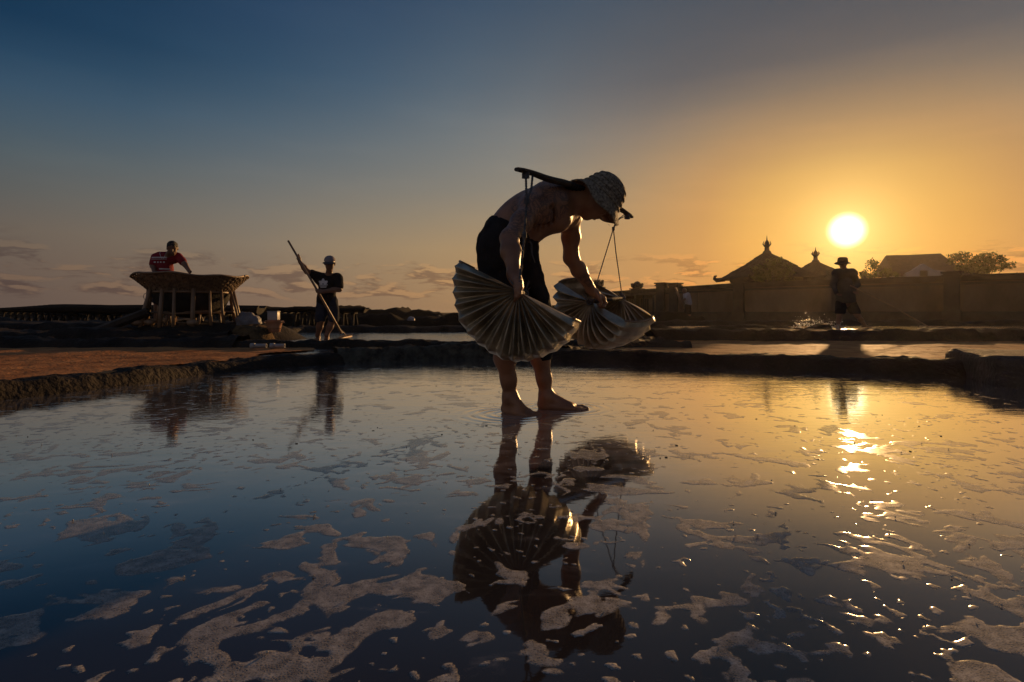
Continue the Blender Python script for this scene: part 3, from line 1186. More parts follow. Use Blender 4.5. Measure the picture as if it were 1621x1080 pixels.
    add_tube(bm, [c0 + (c1 - c0) * t + np.array([-.004, 0, 0]) for t in np.linspace(0, 1, 8)], [.059, .0615, .0605, .0625, .0605, .0620, .0600, .057], 24)
    bm_obj('knee_sleeve', bm, M_BAND, root, True)

    # hat: woven, floppy brim sloping over the face
    n = np.array([.70, 0, .715])
    u = np.array([.715, 0, -.70])
    w = np.array([0, 1., 0])
    c = Q(945, 317, 2.985) + n * .006
    rings = [(.168, -.032), (.160, -.018), (.146, -.004), (.131, .012), (.119, .030), (.113, .055), (.106, .085), (.092, .113), (.070, .134), (.042, .146), (.015, .150)]
    K = 96
    V = []
    for side in (0, 1):
        for (r, h) in (rings if side == 0 else [(q[0] - .004, q[1] - .004) for q in rings]):
            for j in range(K):
                th = 2 * math.pi * j / K
                rr = r * (1 + .012 * math.sin(3 * th + 1) + .010 * math.sin(7 * th) + .008 * (j % 2))
                hh = h + (.014 * math.sin(2 * th + .6) + .008 * math.sin(5 * th)) * max(0, (r - .115) / .05)
                V.append(c + (u * math.cos(th) + w * math.sin(th) * .90) * rr + n * hh)
    nr = len(rings)
    Fc = []
    for side in (0, 1):
        for i in range(nr - 1):
            for j in range(K):
                b0 = side * nr * K
                q = (b0 + i * K + j, b0 + i * K + (j + 1) % K, b0 + (i + 1) * K + (j + 1) % K, b0 + (i + 1) * K + j)
                Fc.append(q if side == 0 else q[::-1])
    for j in range(K):
        Fc.append((j, nr * K + j, nr * K + (j + 1) % K, (j + 1) % K))
    Fc.append([(nr - 1) * K + j for j in range(K)])
    hat = mesh_np('woven_hat', V, Fc, M_HAT, root, True)
    # plaited band and raised plaits of the weave
    bm = bmesh.new()
    for (r, h, rad) in ((.122, .030, .006), (.1675, -.032, .0045), (.150, -.010, .004), (.1155, .058, .0035), (.107, .086, .0035), (.092, .114, .0032)):
        pts = []
        for j in range(K + 1):
            th = 2 * math.pi * j / K
            rr = r * (1 + .012 * math.sin(3 * th + 1) + .010 * math.sin(7 * th)) + .0025 * math.sin(th * 48)
            hh = h + (.014 * math.sin(2 * th + .6) + .008 * math.sin(5 * th)) * max(0, (r - .115) / .05)
            pts.append(c + (u * math.cos(th) + w * math.sin(th) * .90) * rr + n * hh)
        add_tube(bm, pts, rad, 5)
    o = bm_obj('hat_plaits', bm, M_HAT, hat, True)
    bm = bmesh.new()
    for j in range(26):                                         # frayed straw on the brim edge
        th = random.uniform(0, 2 * math.pi)
        p = c + (u * math.cos(th) + w * math.sin(th) * .9) * .166 + n * -.032
        add_tube(bm, [p, p + (u * math.cos(th) + w * math.sin(th)) * random.uniform(.004, .018) + n * random.uniform(-.014, .002)], [.0012, .0006], 4)
    tag(bm_obj('frayed_straw', bm, M_HAT, hat, True), kind='stuff')
    return root


farmer()

# ------------------------------------------------------------------ yoke, ropes and the two palm-leaf buckets
M_PALM = mat('dried_palm_leaf', (.42, .33, .21), .28, .5, 9, .3, 60, spec=1., metal=.45, transl=.12, col2=(.68, .56, .38), dist=.006)


def yoke():
    a, b = P(818, 268, 2.45), P(1000, 343, 3.55)
    n = 30
    bm = bmesh.new()
    rings = []
    ax = (b - a) / np.linalg.norm(b - a)
    sd = np.cross(ax, (0, 0, 1))
    sd /= np.linalg.norm(sd)
    up = np.cross(sd, ax)
    for i in range(n + 1):
        t = i / n
        p = a + (b - a) * t + up * (.030 * math.sin(math.pi * t) + .003 * math.sin(t * 23))
        e = min(t, 1 - t)
        wd = .013 + .011 * min(1, e / .22)
        th = .008 + .005 * min(1, e / .3)
        if abs(t - .03) < .02 or abs(t - .97) < .02:
            wd += .003
        rings.append([bm.verts.new(p + sd * wd * sx * q + up * th * sz) for sx, sz, q in ((-1, -.4, 1), (-1, .4, 1), (-.6, 1, 1), (.6, 1, 1), (1, .4, 1), (1, -.4, 1), (.6, -1, 1), (-.6, -1, 1))])
    for p, q in zip(rings, rings[1:]):
        for k in range(8):
            bm.faces.new((p[k], p[(k + 1) % 8], q[(k + 1) % 8], q[k]))
    bm.faces.new(rings[0][::-1])
    bm.faces.new(rings[-1])
    root = thing('carrying_yoke', 'long weathered wooden shoulder yoke lying across the bent man\'s neck behind the hat', 'carrying pole', tuple(a))
    for v in bm.verts:
        v.co -= Vector(a)
    bm_obj('pole', bm, M_WOOD, root)
    # wrapped padding in the middle
    bm = bmesh.new()
    for k in range(9):
        t = .36 + k * .018
        p = (b - a) * t + up * (.030 * math.sin(math.pi * t))
        pts = [p + (sd * math.cos(q) * .027 + up * math.sin(q) * .015) for q in np.linspace(0, 2 * math.pi, 17)]
        add_tube(bm, pts, .0055, 5)
    bm_obj('cloth_wrap', bm, M_SHORTS, root, True)
    return a, b, up


ya, yb, yup = yoke()


def twist_rope(bm, pts, r, pitch=.03):
    """two strands laid round each other"""
    pts = [np.array(p, float) for p in pts]
    L_ = sum(np.linalg.norm(q - p) for p, q in zip(pts, pts[1:]))
    n = max(6, int(L_ / pitch * 6))
    s = np.concatenate(([0], np.cumsum([np.linalg.norm(q - p) for p, q in zip(pts, pts[1:])])))
    tt = np.linspace(0, s[-1], n)
    c = np.stack([np.interp(tt, s, [p[i] for p in pts]) for i in range(3)], 1)
    for ph in (0, math.pi):
        q = [c[i] + np.array([math.cos(tt[i] / pitch * 2 * math.pi + ph), math.sin(tt[i] / pitch * 2 * math.pi + ph), 0]) * r * .55 for i in range(n)]
        add_tube(bm, q, r * .62, 5)


def bucket(name, label, h1, h2, tilt, Rr, NP, flip=1):
    h1, h2 = np.array(h1), np.array(h2)
    root = thing(name, label, 'bucket', tuple(h1), group='palm leaf water buckets hung from the yoke')
    ax = h2 - h1
    Lx = np.linalg.norm(ax)
    ax = ax / Lx
    u = np.cross(ax, (0, 0, 1))
    u /= np.linalg.norm(u)
    v = np.cross(u, ax)
    th0, th1 = math.pi + tilt, 2 * math.pi + tilt
    SUB = 12
    nth = NP * SUB + 1
    th = np.linspace(th0, th1, nth)
    ph = np.linspace(0, NP, nth)
    saw = 1 - 2 * np.abs((ph % 1) - .5) * 2           # sharp folds
    rnd = random.Random(hash(name) % 1000 + NP)
    jit = np.interp(ph, np.arange(NP + 1), [rnd.uniform(.6, 1.25) for _ in range(NP + 1)])
    th = th + np.interp(ph, np.arange(NP + 1), [rnd.uniform(-.04, .04) for _ in range(NP + 1)])

    def rim(t):
        return Rr * (1 + .018 * math.sin(3 * t) + .012 * math.sin(7 * t + 1))
    nr = 26
    rr = np.linspace(.045, 1, nr)
    ends = []
    for side, base, sg in ((0, np.zeros(3), -1), (1, h2 - h1, 1)):
        V = np.zeros((nr, nth, 3))
        for i, r in enumerate(rr):
            amp = (.074 * r ** .9 * (1 - .80 * r ** 4)) * jit
            bow = .030 * math.sin(math.pi * min(1, r)) - .02 * (1 - r)
            rad = np.array([rim(t) for t in th]) * r * (1 + (.030 * saw * r ** 8))
            V[i] = base + (np.cos(th)[:, None] * u + np.sin(th)[:, None] * v) * rad[:, None] + ax * ((saw * amp + bow) * sg)[:, None]
        id_ = np.arange(nr * nth).reshape(nr, nth)
        f = np.stack((id_[:-1, :-1], id_[1:, :-1], id_[1:, 1:], id_[:-1, 1:]), -1).reshape(-1, 4)
        if side:
            f = f[:, ::-1]
        o = mesh_quads('pleated_end', V.reshape(-1, 3), f, M_PALM, root, False)
        md = o.modifiers.new('thick', 'SOLIDIFY')
        md.thickness = .0025
        ends.append(V[-1])
    # the trough: the same leaf running from rim to rim
    nt_ = 16
    V = np.zeros((nt_, nth, 3))
    for i in range(nt_):
        t = i / (nt_ - 1)
        e0 = max(0, 1 - t / .35) ** 2
        e1 = max(0, 1 - (1 - t) / .35) ** 2
        p = ends[0] * (1 - t) + ends[1] * t
        q = np.cos(th)[:, None] * u + np.sin(th)[:, None] * v
        flat_ = ax * (t * Lx) + q * np.array([rim(x) for x in th])[:, None]
        k = max(e0, e1)
        V[i] = p * k + flat_ * (1 - k) + q * (.035 * math.sin(math.pi * t) + (.006 * saw * (1 - k)))[:, None] if False else p * k + flat_ * (1 - k) + q * ((.030 * math.sin(math.pi * t)) + .004 * saw * (1 - k))[:, None]
    id_ = np.arange(nt_ * nth).reshape(nt_, nth)
    f = np.stack((id_[:-1, :-1], id_[1:, :-1], id_[1:, 1:], id_[:-1, 1:]), -1).reshape(-1, 4)
    o = mesh_quads('trough', V.reshape(-1, 3), f, M_PALM, root, False)
    md = o.modifiers.new('thick', 'SOLIDIFY')
    md.thickness = .003
    # stiff rim ribs along the two open edges
    for e in (0, nth - 1):
        tube_obj('edge_rib', [V[i, e] for i in range(nt_)], .006, M_BAMBOO, root, 6)
    # carrying stick through both gathers, bound with cord
    tube_obj('handle_stick', [-ax * .012, ax * (Lx + .02)], .011, M_WOOD, root, 8)
    for base in (np.zeros(3), h2 - h1):
        bm = bmesh.new()
        for k in range(5):
            c = base + ax * (-.012 + k * .006)
            add_tube(bm, [c + (u * math.cos(q) + v * math.sin(q)) * .017 for q in np.linspace(0, 2 * math.pi, 13)], .0042, 5)
        for k in range(4):                                      # loose ends of leaf above the gather
            an = random.uniform(.2, 2.6)
            add_tube(bm, [base, base + (u * math.cos(an) + v * math.sin(an)) * random.uniform(.03, .07) - ax * .02], [.004, .0015], 5)
        bm_obj('binding', bm, M_ROPE, root, True)
    return root


B1a = P(820, 461, 2.43)
B1b = B1a + np.array([.035, .34, 0])
bucket('palm_leaf_bucket', 'large pleated palm leaf bucket nearest the camera, gripped by the man\'s nearer hand', B1a, B1b, -R(28), .278, 15)
B2a = P(934, 478, 3.50)
B2b = B2a + np.array([.25, .27, .03])
bucket('palm_leaf_bucket', 'pleated palm leaf bucket farther away, held in front by the man\'s outstretched far hand', B2a, B2b, -R(27), .275, 14)


def rope(label, lines, knots, r):
    p0 = np.array(lines[0][0])
    root = thing('rope', label, 'rope', tuple(p0), group='ropes between yoke and buckets')
    for ln in lines:
        bm = bmesh.new()
        twist_rope(bm, [np.array(q) - p0 for q in ln], r)
        bm_obj('strand', bm, M_ROPE, root, True)
    for k, (c, s) in enumerate(knots):
        bm = bmesh.new()
        c = np.array(c) - p0
        for j in range(5):
            add_tube(bm, [c + np.array([math.cos(q) * s, math.sin(q) * s, (j - 2) * s * .55 + .3 * s * math.sin(q)]) for q in np.linspace(0, 2 * math.pi, 11)], s * .38, 5)
        bm_obj('knot', bm, M_ROPE, root, True)


yl = lambda t: ya + (yb - ya) * t + yup * (.030 * math.sin(math.pi * t))
j1 = P(834, 318, 2.44)
rope('thick knotted rope from the near end of the yoke down past the man\'s forearm', [[yl(.055), P(833, 300, 2.45), j1], [yl(.10), P(841, 300, 2.46), j1], [j1, P(829, 385, 2.43), B1a + np.array([.004, 0, .02])]], [(j1, .009), (yl(.055) + np.array([0, 0, -.012]), .013), (P(830, 372, 2.43), .008), (B1a + np.array([.004, 0, .03]), .012)], .0052)
j2 = P(971, 362, 3.47)
rope('thin forked rope hanging from the far end of the yoke below the hat brim', [[yl(.93), P(975, 350, 3.47), j2], [yl(.96), P(980, 347, 3.48), j2], [j2, P(947, 440, 3.48), B2a + np.array([.03, .01, .02])], [j2, P(975, 400, 3.6), B2b + np.array([0, 0, .01])]], [(j2, .007), (yl(.945) + np.array([0, 0, -.012]), .014), (B2b + np.array([0, 0, .012]), .011)], .0036)

# ------------------------------------------------------------------ sea haze
def haze():
    bm = bmesh.new()
    add_box(bm, (0, 30, 3.2), (150, 110, 9.0))
    m = bpy.data.materials.new('sea_haze')
    m.use_nodes = True
    nt = m.node_tree
    nt.nodes.remove(nt.nodes['Principled BSDF'])
    v = nt.nodes.new('ShaderNodeVolumePrincipled')
    v.inputs['Color'].default_value = (1., .86, .66, 1)
    v.inputs['Density'].default_value = .00034
    v.inputs['Anisotropy'].default_value = .72
    nt.links.new(v.outputs[0], nt.nodes['Material Output'].inputs['Volume'])
    o = bm_obj('haze', bm, m)
    tag(o, kind='stuff', label='thin warm sea haze over the salt pans')


haze()

# ------------------------------------------------------------------ woven brine funnel on posts
M_WEAVE = mat('woven_bamboo_strip', (.16, .10, .055), .6, .5, 14, .4, 60, spec=.3, transl=.1)


def funnel():
    c = np.array([P(304, 0, 9.3)[0], 9.3, 0.])
    root = thing('brine_funnel', 'wide woven bamboo funnel standing on a ring of splayed bamboo posts upon the mound', 'salt filter', tuple(c))
    K = 112
    ths = np.linspace(0, 2 * math.pi, K, endpoint=False)

    def rad(h):            # h 0 at the hoop, 1 at the rim
        return .575 + (.825 - .575) * h ** 1.1

    zz = lambda h, th: .845 + h * .255 + h * (.018 * math.sin(3 * th + .5) + .012 * math.sin(8 * th))
    bm = bmesh.new()
    nst = 56
    for i in range(nst):                                       # staves
        th = 2 * math.pi * i / nst
        pts = [((rad(h) + .008 * (1 if (k + i) % 2 else -1)) * math.cos(th), (rad(h) + .008 * (1 if (k + i) % 2 else -1)) * math.sin(th), zz(h, th)) for k, h in enumerate(np.linspace(0, 1.02, 10))]
        n0 = len(bm.verts)
        add_tube(bm, pts, .013, 4)
    o = bm_obj('funnel_staves', bm, M_WEAVE, root, True)
    tag(o, kind='stuff')
    bm = bmesh.new()
    for k, h in enumerate(np.linspace(.03, 1, 12)):            # strips woven round
        rings = []
        for j in range(K * 2):
            th = math.pi * j / K
            wv = .010 * math.cos(nst * th * .5 + math.pi * k)
            r = rad(h) + wv + random.uniform(-.002, .002)
            z = zz(h, th) + .004 * math.sin(5 * th + k)
            rings.append((bm.verts.new((r * math.cos(th) - .003 * math.cos(th), r * math.sin(th), z - .0145)), bm.verts.new(((r + .009) * math.cos(th), (r + .009) * math.sin(th), z + .0125))))
        for a, b in zip(rings, rings[1:] + rings[:1]):
            bm.faces.new((a[0], b[0], b[1], a[1]))
    o = bm_obj('funnel_strips', bm, M_WEAVE, root, False)
    tag(o, kind='stuff')
    md = o.modifiers.new('t', 'SOLIDIFY')
    md.thickness = .004
    # rim binding, hoops
    for h, r in ((1.02, .016), (0, .020)):
        tube_obj('rim_hoop', [((rad(h) + .006) * math.cos(t), (rad(h) + .006) * math.sin(t), zz(h, t)) for t in np.linspace(0, 2 * math.pi, 65)], r, M_BAMBOO, root, 6)
    # inner sack that filters the brine, hanging to a point
    V, F = [], []
    prof = [(.57, .85), (.54, .74), (.48, .62), (.38, .52), (.24, .46), (.05, .43)]
    for (r, z) in prof:
        for j in range(40):
            t = 2 * math.pi * j / 40
            q = r * (1 + .03 * math.sin(5 * t + z * 9))
            V.append((q * math.cos(t), q * math.sin(t), z))
    for i in range(len(prof) - 1):
        for j in range(40):
            F.append((i * 40 + j, i * 40 + (j + 1) % 40, (i + 1) * 40 + (j + 1) % 40, (i + 1) * 40 + j))
    mesh_np('filter_sack', V, F, M_DARKWOOD, root, True)
    # posts
    n = 16
    for i in range(n):
        t = 2 * math.pi * (i + .35) / n + random.uniform(-.08, .08)
        r0, r1 = .60, .66 + random.uniform(-.02, .10)
        t2 = t + random.uniform(-.05, .05)
        b = Vector((r1 * math.cos(t2), r1 * math.sin(t2), .25))
        e = Vector((r0 * math.cos(t), r0 * math.sin(t), .90 + random.uniform(-.02, .03)))
        mid = (b + e) / 2 + Vector((random.uniform(-.015, .015), random.uniform(-.015, .015), 0))
        w = random.uniform(.020, .034)
        tube_obj('post', [b, mid, e], [w * 1.1, w, w * .9], M_BAMBOO, root, 8)
    for i in range(5):                                         # props under the sack
        t = 2 * math.pi * i / 5 + .4
        tube_obj('prop', [(.42 * math.cos(t), .42 * math.sin(t), .25), (.40 * math.cos(t + .1), .40 * math.sin(t + .1), .56)], [.02, .017], M_BAMBOO, root, 6)
    for a, b, z in ((-2.5, -.6, .52), (-1.9, -.2, .50), (.3, 2.4, .53)):
        tube_obj('rail', [(.62 * math.cos(a), .62 * math.sin(a), z), (.62 * math.cos(b), .62 * math.sin(b), z + .02)], .014, M_BAMBOO, root, 6)
    tube_obj('wire_loop', [(-.62 + .06 * math.cos(t) - .05, -.1, .78 + .06 * math.sin(t)) for t in np.linspace(0, 2 * math.pi, 20)], .004, M_ROPE, root, 5)
    # husks and clods lying on the mound under it
    for i, (x, y) in enumerate(((-.52, -.6), (-.35, -.55), (.35, -.62))):
        bm = bmesh.new()
        bmesh.ops.create_icosphere(bm, subdivisions=2, radius=.065, matrix=Matrix.Diagonal((1.3, 1, .8, 1)))
        for v in bm.verts:
            v.co += v.normal * random.uniform(-.012, .012)
        o = bm_obj('coconut_husk', bm, M_BAMBOO, None, True)
        o.location = (c[0] + x, c[1] + y, .37)
        tag(o, ['dry coconut husk at the left foot of the woven funnel', 'dry coconut husk second from the left under the woven funnel', 'dry coconut husk in front of the right posts of the woven funnel'][i], 'coconut husk', 'husks under the funnel')


funnel()

# ------------------------------------------------------------------ the other people
M_SKIN2 = mat('dark_tanned_skin', (.17, .085, .05), .5, .25, 8, .1, 80, spec=.35)
M_RED = mat('red_sports_shirt', (.20, .014, .022), .8, .25, 8, .4, 50, spec=.15)
M_BLACKTEE = mat('black_cotton_tee', (.016, .015, .016), .9, .3, 8, .4, 50, spec=.1)
M_PRINT = mat('white_print', (.62, .60, .58), .8, .1, 20, 0)
M_NAVY = mat('dark_navy_shorts', (.028, .032, .045), .9, .3, 8, .4, 50, spec=.1)
M_GREYCAP = mat('pale_grey_cap_cloth', (.24, .20, .20), .85, .15, 12, .3, 90, spec=.1)
M_HAIR = mat('black_hair', (.012, .010, .009), .6, .4, 40, .8, 120, spec=.3)
M_OLIVE = mat('faded_work_shirt', (.075, .062, .048), .9, .3, 6, .4, 40, spec=.1)
M_PALE = mat('pale_shirt_cloth', (.42, .38, .37), .9, .2, 6, .3, 40, spec=.1)


def small_hand(S, w, dirv, bar, r=.010):
    """palm and five curled fingers at the coarser size of a far figure"""
    w, d, b = np.array(w), np.array(dirv, float), np.array(bar, float)
    d /= np.linalg.norm(d)
    b = b / np.linalg.norm(b)
    g = np.cross(d, b)
    k = w + d * .075
    for o in (-.025, 0, .025):
        S.cap(w + b * o * .5, k + b * o, .017, .015, .015)
    for o, l in ((-.032, .8), (-.011, .95), (.011, 1.), (.032, .92)):
        p1 = k + b * o
        p2 = p1 + (d * .03 + g * .022) * l
        p3 = p2 + (g * .03 - d * .012) * l
        S.cap(p1, p2, r, r * .95, .006).cap(p2, p3, r * .95, r * .8, .005)
    t = w + d * .03 + b * .035
    S.cap(w + d * .015 + b * .01, t, .015, .012, .01).cap(t, t + d * .03 + g * .02, .012, .010, .006)


def head_sdf(S, c, up, face, s=1.):
    up, face = np.array(up, float), np.array(face, float)
    up /= np.linalg.norm(up)
    face -= up * (face @ up)
    face /= np.linalg.norm(face)
    sd = np.cross(up, face)
    A = np.array([up, face, sd])
    h = lambda a, b, r=0.: np.array(c) + (up * a + face * b + sd * r) * s
    S.ell(h(.025, -.005), np.array((.098, .096, .077)) * s, A, .02)
    S.ell(h(-.045, .030), np.array((.062, .055, .058)) * s, A, .03)
    S.ell(h(-.088, .056), np.array((.026, .026, .03)) * s, A, .025)
    S.cap(h(.012, .086), h(-.022, .106), .009 * s, .014 * s, .014)
    for q in (-1, 1):
        S.ell(h(.010, .076, q * .034), np.array((.013, .02, .016)) * s, A, .014, cut=True)
        S.ell(h(.010, .066, q * .033), np.array((.0125, .0125, .0125)) * s, A, .004)
        S.ell(h(-.003, -.008, q * .078), np.array((.030, .018, .011)) * s, A, .008)
    S.cap(h(-.055, .084, -.017), h(-.055, .084, .017), .011 * s, .011 * s, .01)
    return h, A


def project(bm_faces, target, name, m, parent, y0):
    """lay flat print on the front of a garment: every point is pushed along +y until it meets the cloth"""
    from mathutils.bvhtree import BVHTree
    me = target.data
    bvh = BVHTree.FromPolygons([v.co for v in me.vertices], [p.vertices for p in me.polygons])
    bm = bmesh.new()
    for poly in bm_faces:
        vs = []
        for x, z in poly:
            hit = bvh.ray_cast(Vector((x, y0, z)), Vector((0, 1, 0)))
            y = hit[0].y if hit[0] else None
            vs.append((x, y, z))
        ys = [q[1] for q in vs if q[1] is not None]
        if not ys:
            continue
        for i, q in enumerate(vs):
            if q[1] is None:
                vs[i] = (q[0], sum(ys) / len(ys), q[2])
        bm.faces.new([bm.verts.new((q[0], q[1] - .006, q[2])) for q in vs])
    o = bm_obj(name, bm, m, parent)
    return o


def rake_man():
    d = 9.5
    org = np.array([P(514, 0, d)[0], d, .06])
    root = thing('person', 'man in black tee with white chest emblem and pale grey cap pushing a long rake', 'person', tuple(org))
    Q = lambda px, py, dd=d: P(px, py, dd) - org
    S = SDF((-.62, -.55, -.04), (.5, .45, 1.62), .0085)
    hl, hr = Q(511, 476), Q(525, 477)
    kl, kr = Q(508, 508, 9.42), Q(526, 508, 9.46)
    al, ar = Q(503, 531, 9.5), Q(517, 531, 9.42)
    for h_, k_, a_ in ((hl, kl, al), (hr, kr, ar)):
        S.cap(h_, k_, .085, .056, .04).cap(k_, k_ * .6 + a_ * .4, .052, .053, .03).cap(k_ * .6 + a_ * .4, a_, .053, .034, .03)
        S.ell(k_ + np.array([0, -.015, 0]), (.042, .042, .05), None, .03)
        tt = a_ + np.array([.03, -.15, -.065])
        tt[2] = .012
        hh = np.array([a_[0], a_[1] + .05, .012])
        S.cap(a_, hh + [0, 0, .03], .034, .032, .03)
        for o in (-.028, -.014, 0, .014, .028):
            S.cap(hh + [o * .6, -.03, .02], tt + [o, .02 + abs(o) * .7, .004], .024, .012, .012)
    S.cap(Q(516, 474), Q(519, 452, 9.44), .125, .125, .06)
    S.cap(Q(507, 440.5, 9.41), Q(532, 441.5, 9.43), .083, .083, .06)
    S.cap(Q(520, 438, 9.40), Q(522, 424, 9.34), .055, .05, .04)
    h, A = head_sdf(S, Q(522, 417.5, 9.32), (.05, -.25, 1), (.15, -1, -.45), 1.03)
    # his right arm, raised on the pole; his left arm across the waist
    s1, e1, w1 = Q(501, 437, 9.40), Q(486, 430, 9.28), Q(475, 415, 9.22)
    S.ell(s1, (.06, .06, .06), None, .04)
    S.chain([s1, e1], [.058, .043], .03).chain([e1, e1 * .6 + w1 * .4, w1], [.043, .042, .028], .03)
    small_hand(S, w1, Q(473.5, 411, 9.2) - w1, (.45, 0, 1))
    s2, e2, w2 = Q(535, 440, 9.42), Q(537, 458, 9.32), Q(512, 461.5, 9.14)
    S.ell(s2, (.06, .06, .06), None, .04)
    S.chain([s2, e2], [.058, .043], .03).chain([e2, e2 * .6 + w2 * .4, w2], [.043, .042, .028], .03)
    small_hand(S, w2, Q(505, 461.5, 9.1) - w2, (-.55, 0, 1))
    S.mesh('body', M_SKIN2, root)
    T = SDF((-.4, -.45, .55), (.5, .35, 1.4), .010)
    T.cap(Q(516, 473), Q(519, 452, 9.44), .150, .142, .06)
    T.cap(Q(507, 442, 9.41), Q(531, 443, 9.43), .104, .104, .06)
    T.cap(s1, s1 * .5 + e1 * .5, .078, .070, .04).cap(s2, s2 * .25 + e2 * .75, .078, .076, .04)
    T.rough(.008, 9, 2.)
    T.ell(Q(521, 430, 9.33), (.085, .10, .055), None, .01, cut=True)
    tee = T.mesh('tee_shirt', M_BLACKTEE, root)
    T = SDF((-.4, -.45, .25), (.45, .4, .95), .011)
    T.ell(Q(517, 471), (.155, .14, .10), None, .04)
    T.cap(hl, Q(507, 505, 9.43), .102, .088, .02).cap(hr, Q(528.5, 505, 9.46), .102, .088, .02)
    T.rough(.014, 9, 5.)
    T.plane(Q(517, 510), (0, 0, -1)).plane(Q(517, 462), (0, 0, 1))
    T.mesh('shorts', M_NAVY, root)
    # cap: crown, button, curved peak
    up, fc, sd = A
    bm = bmesh.new()
    c = h(.045, -.004)
    n, k = 24, 8
    rings = []
    for i in range(k + 1):
        a = math.pi / 2 * i / k
        rings.append([bm.verts.new(Vector(c + up * (.085 * math.sin(a)) + (fc * math.cos(t) * .112 + sd * math.sin(t) * .090) * math.cos(a) ** .8)) for t in np.linspace(0, 2 * math.pi, n, endpoint=False)])
    for p, q in zip(rings, rings[1:]):
        for j in range(n):
            bm.faces.new((p[j], p[(j + 1) % n], q[(j + 1) % n], q[j]))
    cap_ = bm_obj('cap', bm, M_GREYCAP, root, True)
    V, F = [], []
    for q in (0, 1):
        for i in range(5):
            for j in range(13):
                t = -1.15 + 2.3 * j / 12
                rr = 1 + .55 * (i / 4) * math.cos(t * .9)
                V.append(c + (fc * math.cos(t) * .112 + sd * math.sin(t) * .09) * rr + up * (-.008 * q - .022 * (i / 4) * math.cos(t) - .010 * (t * t)))
    for i in range(4):
        for j in range(12):
            a = i * 13 + j
            F += [(a, a + 1, a + 14, a + 13), (65 + a + 13, 65 + a + 14, 65 + a + 1, 65 + a)]
    mesh_np('peak', V, F, mat('dark_cap_peak', (.05, .045, .05), .85, .2, 12, .2, 80), cap_, True)
    # printed emblem: three leaves over bars
    ec = Q(511.5, 451, 9.3)

    def leaf(cx, cz, ang, ln, wd):
        ds = []
        for t in np.linspace(0, 1, 9):
            ds.append((t * ln, wd * math.sin(math.pi * t ** .75)))
        pts = ds + [(x, -y) for x, y in ds[-2:0:-1]]
        return [(cx + x * math.cos(ang) - y * math.sin(ang), cz + x * math.sin(ang) + y * math.cos(ang)) for x, y in pts]
    fs = []
    for ang, ln in ((90, .105), (145, .10), (35, .10)):
        lf = leaf(ec[0], ec[2] + .01, R(ang), ln, .030)
        for q in range(1, 8):                         # strips so that the print follows the cloth
            fs.append([lf[q], lf[q + 1 if q < 8 else 8], lf[(16 - q - 1) % 16] if q < 7 else lf[8], lf[16 - q]][:4 if q < 7 else 3])
    for b_, hw in ((0, .075), (-.020, .062), (-.040, .05)):
        for s_ in range(4):
            x0, x1 = -hw + hw * .5 * s_, -hw + hw * .5 * (s_ + 1)
            fs.append([(ec[0] + x0, ec[2] - .006 + b_), (ec[0] + x1, ec[2] - .006 + b_), (ec[0] + x1, ec[2] + .006 + b_), (ec[0] + x0, ec[2] + .006 + b_)])
    project(fs, tee, 'shirt_emblem', M_PRINT, tee, -1)
    # rake
    a, b = P(456, 381, 9.08), P(541, 528.5, 9.22)
    r = thing('rake', 'long-handled wooden rake slanting across the man in the black tee', 'rake', tuple(b))
    tube_obj('handle', [np.array(a) - b, (np.array(a) - b) * .5 + [0, 0, .012], np.zeros(3)], [.016, .018, .019], M_BAMBOO, r, 8)
    p0, p1 = P(534, 537, 9.02) - b, P(556, 527, 9.75) - b
    p0[2], p1[2] = .10 - b[2], .115 - b[2]
    tube_obj('head', [p0, p1], .020, M_BAMBOO, r, 6)
    for i in range(9):
        q = p0 + (p1 - p0) * (.05 + .9 * i / 8)
        tube_obj('tooth', [q, q + [.045, -.01, .05]], [.008, .004], M_BAMBOO, r, 5)
    tube_obj('brace', [(np.array(a) - b) * .07, p0 + (p1 - p0) * .75], .007, M_BAMBOO, r, 5)


rake_man()


